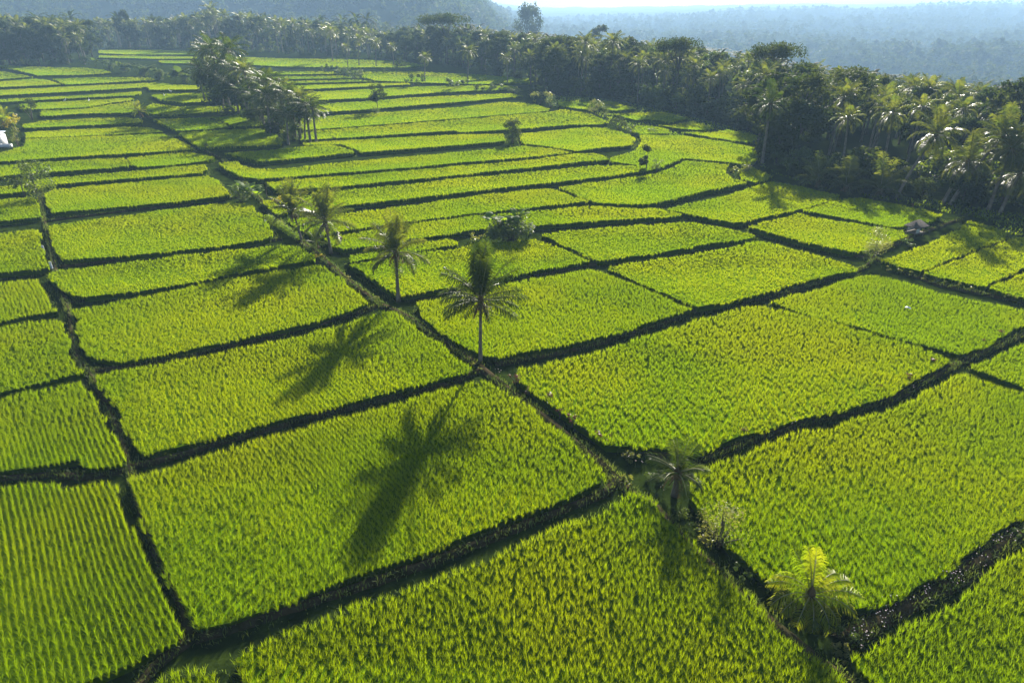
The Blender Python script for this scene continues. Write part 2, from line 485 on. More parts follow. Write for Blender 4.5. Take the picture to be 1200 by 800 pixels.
PADDIES = [
 # nearest row and the left column
 ('-90,572 0,565 30,561 62,563 80,568 100,562 125,561 133,567 138,580 145,598 160,625 170,645 185,672 200,705 211,735 212,746 180,757 146,775 110,790 88,801 60,815 -10,860 -120,880', 'bottom left corner rice paddy with clear straight planting rows', .12),
 ('-90,475 0,463 33,453 70,448 95,445 103,452 113,470 124,488 135,510 148,533 147,538 120,543 100,545 93,542 90,533 70,537 40,542 0,548 -90,558', 'rice paddy at left edge above the muddy widening of the bund', .13),
 ('-90,391 0,380 30,375 68,371 77,385 80,402 82,420 88,427 100,431 83,436 33,447 0,456 -90,470', 'rowed rice paddy at left edge, third up from the bottom corner', .15),
 ('-90,338 0,328 30,326 43,325 50,332 53,347 66,359 68,361 33,366 0,373 -90,385', 'small rice paddy at left edge, fourth up from the bottom corner', .2),
 ('-90,281 0,271 37,267 46,268 48,287 54,301 59,311 30,314 0,317 -90,325', 'small rice paddy at left edge beside two white marker posts', .2),
 ('-90,245 0,232 37,229 43,233 46,245 48,252 25,254 0,257 -90,266', 'shaded little rice paddy below the lone left edge tree', .25),
 ('270,763 300,747 350,730 387,716 433,697 500,677 567,650 600,636 650,615 700,596 723,583 737,573 750,572 770,582 780,596 800,616 833,652 867,683 900,716 933,746 967,773 1000,797 1040,830 1075,870 300,870 290,815 280,785', 'large front rice paddy at the bottom centre below the long bund', .32),
 ('178,798 200,783 240,779 252,782 260,800 268,870 110,870 150,822', 'tiny corner of rice paddy at the bottom left of centre', .2),
 ('148,557 167,552 213,537 267,521 300,511 350,498 400,485 450,472 500,458 550,444 567,442 590,452 617,470 650,496 700,537 707,546 708,560 667,580 600,603 500,643 417,670 333,703 267,726 230,733 225,728 200,683 190,663 167,613 150,567', 'big rice paddy holding the dark crown shadow of the middle palm', .25),
 ('108,437 133,431 183,423 233,414 283,404 333,394 400,378 433,366 449,360 463,362 477,373 500,389 533,412 552,427 550,431 533,437 500,445 467,453 400,471 333,487 300,496 233,514 167,529 160,527 150,510 133,473 123,460', 'rice paddy left of the nearest tall palm, second shadowed field up', .24),
 ('82,360 133,352 200,338 267,324 333,314 370,308 381,310 400,324 415,338 427,347 433,352 417,359 367,374 333,382 267,397 200,410 140,421 100,413 93,403 90,387 88,370', 'rice paddy between the left ditch and the second tall palm', .26),
 ('53,320 67,315 133,307 200,298 267,291 333,285 350,287 368,296 370,302 300,313 233,327 167,338 100,345 82,343 67,332 55,325', 'long narrow rice paddy left of the two slim palms', .28),
 ('57,262 133,252 200,243 273,235 293,238 307,252 320,270 315,277 267,285 200,292 150,297 73,302 65,293 58,275', 'rice paddy left of the yellow green hedge strip', .28),
 ('52,225 63,220 133,214 200,208 243,204 253,208 265,220 270,227 200,235 133,241 60,247 53,235', 'rice paddy just right of the lone left edge tree', .28),
 ('-90,228 0,217 30,214 28,209 60,207 120,202 170,198 220,193 240,191 243,198 235,201 187,205 120,210 60,215 35,222 0,226 -90,237', 'thin rice strip behind the lone left edge tree', .3),
 ('-90,203 0,193 60,188 145,184 149,187 150,193 120,196 60,200 0,205 -90,213', 'thin rice strip left of the short curved cross ditch', .3),
 ('148,184 187,180 220,177 237,180 253,183 243,187 220,190 187,193 160,194 152,191', 'short rice strip right of the short curved cross ditch', .3),
 ('-90,185 0,178 28,170 30,162 60,160.5 133,158 190,156 213,164 227,173 220,174.5 170,177.5 120,180 60,184 0,188 -90,197', 'broad smooth rice paddy right of the small white building', .3),
 ('30,154 83,151 150,148 175,149 192,153.5 133,156.5 60,159.5 30,160.5', 'thin rice strip above the broad smooth left paddy', .3),
 ('27,145 50,141 100,138.5 142,137 167,138.5 166,142.5 117,145 67,147.5 27,149', 'thin rice strip below the dark bush of the left paddies', .3),
 ('48,129 100,127 130,122 158,118 163,126 160,131 101,132 55,135 48,134', 'wedge of rice between the dark bush and the little yellow palm', .3),
 ('22,121 100,117 157,114 156,116.5 130,120 100,125 48,127 25,127', 'rice strip passing just above the dark left bush', .3),
 ('-60,119 0,116 60,113 120,110 165,106.5 165,109 157,111 80,114.5 20,118 0,119 -60,122', 'thin rice strip reaching the little yellow palm from the left', .3),
 ('-60,107 0,105 80,101 183,96.5 200,98 165,102 80,107 0,111 -60,114', 'rice strip second below the diagonal far left ditch', .3),
 ('-60,96 0,95 40,92 55,93 72,98.5 0,101.5 -60,103', 'rice strip under the diagonal far left ditch', .3),
 ('62,92 100,90.5 170,90 185,93 100,97.5 77,98.5', 'rice strip below the banana thicket of the far left', .3),
 ('-60,84 0,83 38,89.5 0,92.5 -60,93', 'pale rice wedge below the diagonal far left ditch', .3),
 ('-60,74 0,76 70,79 100,79 125,82 130,85 100,87 44,88 20,82 0,77.5 -60,78', 'shaded rice strip at the foot of the left grove', .3),
 ('115,58.5 180,58 232,60.5 232,63.5 150,63.5 116,62', 'farthest pale rice strip under the blue tree line', .3),
 ('116,64.5 180,65.5 230,66 230,68.5 180,68.5 116,67', 'second farthest pale rice strip under the blue tree line', .3),
 ('185,70.5 232,70.5 232,74 190,73.5', 'small far rice strip between thicket and palm clump', .3),
 # shaded fields in front of the palm clump
 ('172,99.5 205,99 255,100 255,104 175,104.5', 'thin rice strip running into the shade left of the palm clump', .3),
 ('177,110.5 215,109 250,108 258,118 213,119.5 190,117', 'bright rice patch with two white birds left of the palm clump', .3),
 ('178,120.5 210,124.5 262,123.5 285,123 290,128 240,131 200,134 170,132 172,124', 'shaded rice paddy right of the little yellow palm', .3),
 ('178,139 240,137 260,143 268,148 240,151 207,152 195,147', 'shaded rice paddy above the diagonal ditch bend', .3),
 ('245,137 290,134 303,137 310,146 275,148 262,142', 'small shaded rice paddy at the foot of the palm clump', .3),
 ('208,154.5 265,151 312,150 325,158 330,168 290,170 235,172 220,163', 'broad rice paddy under the palm clump shadow', .3),
 ('262,178 300,176 345,172 375,169 392,169 418,177 380,181 340,185 305,188 285,184', 'rice paddy in front of the palm clump, half in shade', .3),
 # centre right, from far to near
 ('238,65 330,68 400,69 465,71 500,76 480,78.5 400,78.5 330,77.5 240,73', 'farthest rice paddy behind the row of hazy palms', .3),
 ('305,84 390,83 395,86 305,87', 'tiny far rice strip right of the palm clump top', .3),
 ('425,84 480,83 560,87 630,92 620,97 560,98 490,96 440,94 425,90', 'rice paddy around the two lone far palms', .3),
 ('305,89.5 400,88 412,91 305,92.5', 'second tiny far rice strip right of the palm clump', .3),
 ('310,95 420,93 437,95 310,97.5', 'third tiny far rice strip right of the palm clump', .3),
 ('318,100.5 440,97 480,97 480,98.5 368,103.5 318,105', 'fourth far rice strip right of the palm clump', .3),
 ('330,109 480,101.5 540,100 600,100 606,104 545,106 480,110 430,114 350,117.5', 'rice strip with the far round topped bush at its edge', .3),
 ('340,123.5 430,118 480,114 545,111 600,109 613,112 580,115 540,118.5 480,123 430,127.5 345,132.5', 'rice strip behind the ball shaped tree', .3),
 ('350,138 470,129.5 540,125 590,118.5 625,121 645,127 640,129.5 560,136 460,144 355,151.5', 'broad pale rice paddy in front of the ball shaped tree', .3),
 ('355,153.5 460,145.5 560,137.5 640,131 660,127.5 690,132 713,142 705,145 670,145 610,150 540,154 532,152 395,161 352,163', 'pale rice paddy behind the lone dark tree', .3),
 ('356,166 470,160 532,157 590,156 592,164 540,168.5 480,173 425,177 400,168 356,168.5', 'rice paddy left of the lone dark tree', .3),
 ('608,156 670,150 685,148.5 712,149 738,157 745,162 740,169 700,172.5 677,176 647,171 612,167', 'rice paddy right of the lone dark tree', .3),
 ('255,190 275,188 290,195 303,197 330,196.5 400,189 480,182 540,177 612,170 645,173 672,177.5 607,184 540,189 480,195 390,201.5 350,205 303,208 285,206 270,200', 'long rice strip running right from the stump to the lone tree', .3),
 ('312,212 370,207 440,202 480,198.5 540,193 607,188 677,178.5 697,178.5 707,181.5 715,185.5 682,188 623,195 573,199.5 540,203.5 480,209 440,212.5 400,217 350,220 318,219', 'long rice strip second above the slim palms', .3),
 ('345,228 363,226 410,221 480,214.5 540,207 573,205 640,198.5 700,192.5 745,193 757,197 755,199 720,204 660,211 600,217 540,224 480,231 423,237 365,245 340,243 328,235', 'long rice strip behind the slim palm crowns', .3),
 ('715,184 745,175 752,165 750,157 800,158 850,165 885,172 888,185 880,192 857,189 800,184 775,195 758,199 747,192 717,188', 'smooth curving rice paddy beside the forest bend', .3),
 ('655,218 720,209 765,203 788,195 802,187 855,191.5 850,200 858,207 876,213 842,219 815,225 788,232 765,237 740,238 700,236 690,233', 'broad rice paddy below the small two lobed tree', .3),
 ('865,198 880,194 905,205 895,211 882,212 870,208', 'small rice corner beside the forest edge bush', .3),
 ('335,255 365,252 423,246 480,239 560,227 640,219 650,220 688,234 650,238 616,242 556,248 492,256 440,263 415,266 380,273 370,274 350,268', 'rice strip behind the third and fourth palms', .3),
 ('307,233 318,233 338,247 325,250 315,243', 'tiny rice islet beside the yellow bush', .3),
 ('380,276 440,267 492,259 556,251 618,246 690,239 733,242 773,243 800,249 800,251 733,254.5 630,262 564,266 490,277 440,286 400,289 388,286', 'rice strip behind the banana bush', .3),
 ('407,298 440,292 500,281 528,277 537,284 495,291 440,300 412,304', 'small narrow rice islet behind the second tall palm', .3),
 ('407,307 440,303 493,294 540,288 557,283 628,278 660,289 692,304 660,309 600,320 550,330 513,337 473,343 463,342 447,333 427,317', 'rice paddy behind the nearest tall palm, below the banana bush', .3),
 ('633,272 667,268 733,263 807,258 833,262 887,273 883,277 833,283 767,295 700,303 695,301', 'rice paddy right of the banana bush', .3),
 ('710,310 767,302 833,292 893,280 933,290 1000,308 1006,314 983,318 933,330 893,342 850,352 817,357 800,350 750,330', 'rice paddy in the middle of the right half', .3),
 ('487,352 533,342 600,328 693,313 710,317 767,340 812,359 767,373 733,385 667,400 600,412 583,415 563,413 533,397 500,374', 'rice paddy around the crown of the nearest tall palm', .3),
 ('903,350 967,334 1013,319 1045,323 1100,340 1200,360 1250,373 1200,378 1167,397 1137,410 1127,412 1067,397 1000,378 950,367', 'rice paddy below the airy pale tree with a white scrap in it', .3),
 ('607,428 667,417 717,403 767,387 833,367 870,357 893,355 967,372 1067,400 1117,417 1100,428 1060,450 1033,463 1000,475 950,485 900,500 867,508 833,523 817,528 760,520 710,518 700,510 667,487 633,463 607,443', 'large bright rice paddy in the centre right', .34),
 ('810,550 833,541 867,530 910,508 967,497 1017,483 1067,467 1100,447 1117,437 1133,435 1200,456 1280,480 1280,570 1200,600 1167,623 1133,647 1100,673 1050,700 1007,710 987,708 940,700 900,676 873,653 850,633 820,596 805,575', 'large rice paddy behind the young yellow palm', .34),
 ('997,763 1033,743 1083,720 1117,700 1150,673 1200,635 1290,585 1290,870 1090,870 1050,810 1010,783', 'bottom right corner rice paddy below the flowering bund', .32),
 ('1137,427 1183,407 1270,370 1270,470 1200,450 1165,437', 'rice paddy at the right edge above the wide bund bend', .3),
 ('1034,302 1080,287 1104,276 1126,266 1135,256 1160,262 1178,268 1180,277 1130,296 1079,315 1050,309', 'rice paddy right of the hut with a palm shadow on it', .3),
 ('1082,317.5 1132,298 1182,279 1260,262 1290,262 1270,292 1200,312 1155,333 1120,326', 'right edge rice paddy with a palm shadow and thin ditches', .3),
 ('1159,335 1202,316 1270,295 1290,300 1290,368 1200,346', 'right edge rice paddy above the dotted bund', .3),
 ('942,244 990,230 1010,230 1050,237 1090,245 1105,250 1090,258 1062,262 1048,264 1010,257 970,250', 'rice paddy behind the dark roofed hut', .3),
 ('877,263 937,248 967,255 1060,268 1063,273 1027,290 1000,293 950,283 900,270', 'rice paddy left of the airy pale tree', .3),
 ('778,243 800,238 850,228 882,217 905,211 940,217 984,227 985,230 940,243 870,258 860,259 830,253', 'rice paddy along the foot of the right hand forest', .3),
 # small far plots below the middle of the forest
 ('655,119 700,118 700,122 690,128 672,126 655,123', 'small far rice plot behind the pale shrub row', .3),
 ('705,117 722,119 745,127 722,129 703,126', 'small far rice plot left of the forest shadow', .3),
 ('718,133 755,131.5 775,130 808,138 785,143 768,140 755,139 745,140', 'small far rice plot under the middle of the forest', .3),
 ('770,146 785,146 812,141 838,149 825,152 800,150', 'small far rice plot near the forest foot, upper right one', .3),
 ('745,147 765,146.5 783,150 785,155 750,156 740,152', 'small far rice plot right of the dark spiky bush', .3),
 ('800,154 838,154 852,151 888,158 885,166 860,164 830,159', 'far rice plot just left of the yellow leaved palm', .3),
]
tot = 0
for row in PADDIES:
    tot += paddy(row[0], row[1], row[2])
print('tufts', tot)
assert tot < 900000
# ---------------------------------------------------------------- bunds (raised earth paths)
BUNDS = []
def pixline(s, z=0.0):
    return np.array([P(*[float(v) for v in p.split(',')], z) for p in s.split()])

def resample(pts, step):
    seg = np.linalg.norm(np.diff(pts, axis=0), axis=1)
    cum = np.r_[0, np.cumsum(seg)]
    n = max(2, int(cum[-1] / step) + 1)
    t = np.linspace(0, cum[-1], n)
    out = np.stack([np.interp(t, cum, pts[:, k]) for k in range(3)], 1)
    for _ in range(2):
        out[1:-1] = (out[:-2] + 2 * out[1:-1] + out[2:]) / 4
    return out

def bund(s, w, h=.34, mat='bund', label=None):
    pts = resample(pixline(s, .2), .35)
    tan = np.gradient(pts, axis=0); tan[:, 2] = 0
    tan /= np.linalg.norm(tan, axis=1)[:, None]
    nrm = np.stack([-tan[:, 1], tan[:, 0], 0 * tan[:, 0]], 1)
    prof = [(-1.0, -.03), (-.62, .75), (-.25, 1.0), (.2, .95), (.6, .72), (1.0, -.03)]
    V = []
    n = len(pts)
    ww = w * .85 * (1 + .15 * np.sin(np.arange(n) * .37) + rng.normal(0, .06, n))
    hh = h * .65 * (1 + .12 * np.sin(np.arange(n) * .23 + 1) + rng.normal(0, .06, n))
    for a, b in prof:
        q = pts + nrm * (a * ww / 2 + (rng.normal(0, .02, n)))[:, None]
        q[:, 2] = np.where(b > 0, b * hh, b)
        V.append(q)
    m = len(prof)
    V = np.stack(V, 1).reshape(-1, 3)
    Q = [(i * m + k, i * m + k + 1, (i + 1) * m + k + 1, (i + 1) * m + k) for i in range(n - 1) for k in range(m - 1)]
    BUNDS.append((pts, w, h))
    return V, np.array(Q)

LINES = [
 ('262,186 300,228 325,255 350,280 372,296 405,325 440,352 478,370 520,398 560,426 600,457 650,496 710,545 740,575 770,593 800,630 850,676 900,722 950,763 1010,808 1070,870', .75, .34),
 ('155,545 213,530 300,504 400,478 480,458 530,446 562,432', .5, .34),
 ('228,745 320,716 420,684 520,650 600,617 670,590 712,574 722,560 712,548', .62, .36),
 ('48,222 51,255 60,290 64,312 72,340 80,362 84,395 92,420 104,434 125,472 140,505 150,540 155,560 175,625 205,690 224,742', .5, .30),
 ('104,434 200,420 300,396 400,371 440,358', .5, .34),
 ('-90,566 0,557 60,553 110,556 150,546', .6, .3),
 ('150,815 180,775 224,745', .55, .32),
 ('745,523 780,532 822,538 880,513 950,492 1040,468 1085,445 1120,425 1200,390 1270,362', .62, .36),
 ('580,425 640,415 700,401 760,383 815,362 900,347 960,330 1015,312 1024,300', .55, .32),
 ('985,750 1010,735 1060,708 1110,682 1150,655 1200,618 1290,572', .95, .36),
 ('1024,300 1060,318 1100,332 1200,353 1280,376', .55, .32),
 ('1027,296 1060,280 1090,268 1125,256', .7, .35),
 ('70,311 150,302 220,293 300,283 330,279', .4, .3),
 ('82,352 150,345 250,327 340,309 375,304', .3, .28),
 ('53,258 130,248 200,240 280,230', .35, .3),
 ('462,349 530,340 600,325 700,308', .35, .3),
 ('870,258 905,273 950,287 1000,298 1024,299', .5, .3),
 ('1123,420 1170,438 1280,474', .3, .28),
 ('170,135 192,143 215,158 235,173 262,186', .45, .3),
]
VV, QQ, off = [], [], 0
for s, w, h in LINES:
    v, q = bund(s, w, h)
    VV.append(v); QQ.append(q + off); off += len(v)
o = mobj('path', raw_mesh('path', np.concatenate(VV), np.concatenate(QQ), M['bund'], None, None, True))
tag(o, 'network of narrow raised earth paths between the paddies', 'path', kind='structure')

# grass growing on the paths
def blades(pts, hgt, w, g):
    n = len(pts)
    a = g.uniform(0, 2 * PI, n); l = g.uniform(.1, .8, n) * hgt
    b = a + PI / 2 + g.uniform(-.6, .6, n)
    dx, dy = np.cos(a), np.sin(a)
    wx, wy = np.cos(b) * w / 2, np.sin(b) * w / 2
    V = np.zeros((n, 6, 3))
    for k, (s, rr, ww) in enumerate(((0, 0, .8), (.55, .3, 1.0), (1, 1, .15))):
        cx = pts[:, 0] + dx * l * rr; cyy = pts[:, 1] + dy * l * rr; cz = pts[:, 2] + hgt * s * (1 - .2 * s)
        V[:, 2 * k] = np.stack([cx - wx * ww, cyy - wy * ww, cz], 1)
        V[:, 2 * k + 1] = np.stack([cx + wx * ww, cyy + wy * ww, cz], 1)
    base = (np.arange(n) * 6)[:, None]
    Q = np.concatenate([base + np.array([0, 1, 3, 2]), base + np.array([2, 3, 5, 4])])
    return V.reshape(-1, 3), Q

gp = []
for pts, w, h in BUNDS:
    dens = 55 if pts[:, 1].mean() < 60 else 14
    seglen = .35
    n = int(len(pts) * seglen * dens * (w / .5))
    i = rng.integers(0, len(pts) - 1, n)
    t = rng.random(n)[:, None]
    p = pts[i] * (1 - t) + pts[i + 1] * t
    tan = pts[i + 1] - pts[i]; tan /= np.linalg.norm(tan, axis=1)[:, None] + 1e-9
    off_ = rng.choice([-1, 1], n) * np.abs(rng.normal(.62, .26, n)) * w / 2
    nr = np.stack([-tan[:, 1], tan[:, 0], np.zeros(n)], 1)
    p = p + nr * off_[:, None]
    p[:, 2] = np.clip(h * .65 * (1 - .55 * np.abs(off_) / (w / 2)), 0, None)
    clump = lownoise(p[:, 0], p[:, 1], .9) + rng.normal(0, .35, n)
    gp.append(p[clump > -.25])
for poly, lab in OUTL:
    if poly[:, 1].mean() > 135: continue
    q = np.roll(poly, -1, 0)
    ln = np.linalg.norm(q - poly, axis=1)
    n = int(ln.sum() * 13)
    i = rng.choice(len(poly), n, p=ln / ln.sum())
    t = rng.random(n)[:, None]
    p = poly[i] * (1 - t) + q[i] * t
    e = (q - poly)[i] / ln[i][:, None]
    nr = np.stack([-e[:, 1], e[:, 0]], 1)
    cc = poly.mean(0)
    area = .5 * np.sum(poly[:, 0] * q[:, 1] - q[:, 0] * poly[:, 1])
    if area > 0: nr = -nr
    p = p + nr * (rng.random(n) ** .8 * .55)[:, None]
    k = (np.abs(p[:, 0]) < p[:, 1] * .86 + 9) & (p[:, 1] > 12) & (lownoise(p[:, 0], p[:, 1], 1.3) + rng.normal(0, .3, n) > -.35)
    p = p[k]
    gp.append(np.c_[p, np.full(len(p), .0)])
gp = np.concatenate(gp)
sz = rng.uniform(.12, .34, len(gp))
V, Q = blades(gp, sz, .035, rng)
o = mobj('grass', raw_mesh('grass', V, Q, M['grass']))
tag(o, 'rough green grass along the raised paths', 'grass', kind='stuff')

# meadow: ragged grass at the forest foot and between far plots
mp = []
def scatter_pix(s, dens, margin=0):
    pl = [tuple(float(v) for v in p.split(',')) for p in s.split()]
    poly = np.array([P(x, y)[:2] for x, y in pl])
    lo, hi = poly.min(0), poly.max(0)
    n = int((hi - lo).prod() * dens)
    p = rng.uniform(lo, hi, (n, 2))
    k = inside(poly, p[:, 0], p[:, 1])
    p = p[k]
    return np.c_[p, np.zeros(len(p))]
AREAS = [('1100,236 1150,244 1200,252 1300,264 1290,280 1182,276 1160,260 1136,253 1110,250 1060,236', 7),
         ('640,112 700,115 750,124 800,135 850,147 885,158 892,188 905,203 940,214 985,226 890,196 870,170 800,160 745,160 720,145 700,135 650,125', 4),
         ('990,227 1040,230 1100,236 1110,250 1050,236', 5)]
for s, dn in AREAS:
    mp.append(scatter_pix(s, dn))
mp = np.concatenate(mp)
V, Q = blades(mp, rng.uniform(.18, .4, len(mp)), .16, rng)
o = mobj('meadow_grass', raw_mesh('meadow_grass', V, Q, M['meadow']))
tag(o, 'bright uncut grass between the last paddies and the forest', 'grass', kind='stuff')

# ---------------------------------------------------------------- plant builders
def frond_data(az, e0, droop, L, leaf, nl=26, hang=.5, g=None, side_bend=0.0, segs=2, lw=.05, root=(0, 0, 0), start=.14, rr=.03, power=1.25):
    """returns (V,Q,mi) of one palm frond: midrib plus leaflets"""
    g = g or rng
    ns = 12
    s = np.linspace(0, 1, ns + 1)
    el = e0 - droop * s ** power
    azs = az + side_bend * s ** 1.5
    d = np.stack([np.cos(el) * np.cos(azs), np.cos(el) * np.sin(azs), np.sin(el)], 1)
    pts = np.concatenate([[np.zeros(3)], np.cumsum((d[:-1] + d[1:]) / 2 * (L / ns), axis=0)]) + np.array(root)
    mb = MB()
    mb.tube(pts, rr * (1 - .85 * s) + .004, 4, 1, cap=False)
    t = np.linspace(start, .995, nl)
    for side in (-1, 1):
        tt = t + g.uniform(-.3, .3, nl) / nl * .8
        tt = np.clip(tt, start, 1)
        c = np.stack([np.interp(tt, s, pts[:, k]) for k in range(3)], 1)
        dd = np.stack([np.interp(tt, s, d[:, k]) for k in range(3)], 1)
        sd = np.cross(dd, (0, 0, 1.0)); sd /= np.linalg.norm(sd, axis=1)[:, None] + 1e-9
        up = np.cross(sd, dd)
        prof = np.clip(np.sin(PI * (.12 + .80 * (tt - start) / (1 - start))), .15, 1) ** .7
        ln = leaf * prof * g.uniform(.85, 1.1, nl)
        fwd = (.35 + .55 * tt)[:, None]
        dir1 = side * sd * 1.0 + dd * fwd + up * g.uniform(.0, .45, nl)[:, None]
        dir1 /= np.linalg.norm(dir1, axis=1)[:, None]
        hg = (hang * g.uniform(.6, 1.3, nl))[:, None]
        dir2 = dir1 + np.array((0, 0, -1.0)) * hg * 1.6
        dir2 /= np.linalg.norm(dir2, axis=1)[:, None]
        m1 = c + dir1 * (ln * .5)[:, None]
        m2 = m1 + dir2 * (ln * .5)[:, None]
        wv = dd * .5 + up * .25
        wv /= np.linalg.norm(wv, axis=1)[:, None]
        w = (lw * (.6 + .4 * prof))[:, None] / 2
        if segs == 2:
            V = np.stack([c - wv * w * .6, c + wv * w * .6, m1 - wv * w, m1 + wv * w, m2 - wv * w * .2, m2 + wv * w * .2], 1)
            b = (np.arange(nl) * 6)[:, None]
            Q = np.concatenate([b + np.array([0, 1, 3, 2]), b + np.array([2, 3, 5, 4])])
        else:
            V = np.stack([c - wv * w, c + wv * w, m2 - wv * w * .5, m2 + wv * w * .5], 1)
            b = (np.arange(nl) * 4)[:, None]
            Q = b + np.array([0, 1, 3, 2])
        mb.add(V.reshape(-1, 3), Q, None, 0)
    return mb

def merge(dst, src):
    off = dst.n
    for v in src.V: dst.V.append(v)
    for q in src.Q: dst.Q.append(q + off)
    for t in src.T: dst.T.append(t + off)
    dst.qm += src.qm; dst.tm += src.tm
    dst.n += src.n

def trunk_mb(H, r0, r1, lean=(0, 0), n=12, curve=.4):
    mb = MB()
    k = max(6, int(H / .35))
    s = np.linspace(0, 1, k + 1)
    x = lean[0] * (s + curve * s * (s - 1)); y = lean[1] * (s + curve * s * (s - 1))
    r = r1 + (r0 - r1) * (1 - s) ** 1.5 + .25 * r0 * np.exp(-s * H / .35)
    r = r * (1 + .06 * (np.arange(k + 1) % 2))
    mb.tube(np.stack([x, y, s * H - .05], 1), r, n)
    return mb

def near_palm(base_px, H, fr, label, lean=(0, 0), mat='palm_dark', trunk_r=.13, lw=.05, nl=34, dead=3, group=None, sc=1.0, hang=.5):
    """fr: list of (az, elev, droop, length) in degrees; az 0 = picture right, 90 = away"""
    b = P(*base_px)
    t = empty('coconut_palm', b)
    tag(t, label, 'palm tree', group)
    trunk_mb(H, trunk_r * 1.25, trunk_r * .8, lean).build('trunk', M['trunk'], t, True)
    top = np.array((lean[0], lean[1], H - .1))
    mb = MB()
    # fibrous crown heart with short leaf bases
    mb.tube([top + (0, 0, -.35), top + (0, 0, 0), top + (0, 0, .3), top + (0, 0, .6)], [trunk_r * .9, trunk_r * 1.9, trunk_r * 1.5, .03], 8)
    for k in range(9):
        a = k * 2.4
        p = top + np.array((math.cos(a), math.sin(a), 0)) * trunk_r * 1.2
        mb.tube([p + (0, 0, -.15), p + np.array((math.cos(a) * .25, math.sin(a) * .25, -.35 - .25 * (k % 3)))], [.05, .02], 5)
    mb.build('crown_heart', M['palm_dead'], t)
    for az, el, dr, L in fr:
        f = frond_data(R(az), R(el), R(dr), L * sc, L * sc * .33, nl, hang, lw=lw, root=top + (0, 0, .1), side_bend=random.uniform(-.15, .15), rr=.035 * sc)
        f.build('frond', [M[mat], M['rachis']], t)
    for k in range(dead):
        f = frond_data(random.uniform(0, 2 * PI), R(-35), R(50), 1.1 * sc, .35 * sc, 14, .9, lw=lw, root=top, rr=.03)
        f.build('dead_frond', [M['palm_dead'], M['palm_dead']], t)
    return t

def jit_fr(lst, a=5, l=.1):
    return [(az + random.uniform(-a, a), el + random.uniform(-a, a), dr + random.uniform(-a, a), L * random.uniform(1 - l, 1 + l)) for az, el, dr, L in lst]

def leaf_cloud(centers, radii, n, size, g, flat=.75):
    """n leaf quads scattered in soft clumps"""
    k = len(centers)
    w = np.array([r ** 2 for r in radii]); w = w / w.sum()
    i = g.choice(k, n, p=w)
    v = g.normal(0, 1, (n, 3)); v /= np.linalg.norm(v, axis=1)[:, None]
    r = g.random(n) ** (1 / 2.2)
    c = np.array(centers)[i] + v * (np.array(radii)[i] * r)[:, None] * np.array((1, 1, flat))
    nrm = v * .7 + g.normal(0, .6, (n, 3)) + np.array((0, 0, .4))
    nrm /= np.linalg.norm(nrm, axis=1)[:, None]
    a = np.cross(nrm, g.normal(0, 1, (n, 3))); a /= np.linalg.norm(a, axis=1)[:, None] + 1e-9
    b = np.cross(nrm, a)
    s = (size * g.uniform(.6, 1.25, n))[:, None]
    V = np.stack([c - a * s * .5, c + b * s * .28, c + a * s * .5, c - b * s * .28], 1)
    Q = np.arange(n * 4).reshape(-1, 4)
    return V.reshape(-1, 3), Q

def crown_clumps(g, R_, Hc, z0, n, shape='round'):
    C, Rr = [], []
    for k in range(n):
        a = g.uniform(0, 2 * PI)
        u = g.uniform(0, 1) ** .55
        hz = g.uniform(-1, 1)
        rad = R_ * u * math.sqrt(max(0, 1 - .75 * hz * hz))
        if shape == 'flat':
            hz = abs(hz) * .6 - .1
        C.append((math.cos(a) * rad, math.sin(a) * rad, z0 + Hc / 2 + hz * Hc / 2))
        Rr.append(R_ * g.uniform(.18, .36) * (1.45 if n < 22 else 1))
    return C, Rr

def broad_tree_meshes(seed, H, Rc, z0, n, size, mat, shape='round', clumps=34, tr=.22):
    g = np.random.default_rng(seed)
    C, Rr = crown_clumps(g, Rc, H - z0, z0, clumps, shape)
    V, Q = leaf_cloud(C, Rr, n, size, g)
    crown = raw_mesh('crown', V, Q, M[mat])
    mb = MB()
    mb.tube([(0, 0, -.1), (.1 * tr, 0, H * .2), (0, .2 * tr, H * .45), (0, 0, H * .8)], [tr * 1.4, tr, tr * .7, tr * .15], 8)
    for c in [C[i] for i in range(0, len(C), 4)]:
        s = np.array((0, 0, max(z0 * .7, c[2] * .5)))
        e = np.array(c)
        mb.tube([s, (s + e) / 2 + (0, 0, .1 * H * .3), e], [tr * .5, tr * .3, tr * .08], 5)
    return mb.mesh('trunk', M['bark'], True), crown

def put_tree(meshes, loc, sc, label, cat='tree', name='broadleaf_tree', group=None, rz=None, scz=None):
    t = empty(name, loc, random.uniform(0, 6.28) if rz is None else rz)
    t.scale = (sc, sc, sc if scz is None else scz)
    tag(t, label, cat, group)
    tr, cr = meshes
    if tr is not None:
        mobj('trunk', tr, t)
    mobj('crown' if cat == 'tree' else 'foliage', cr, t)
    return t

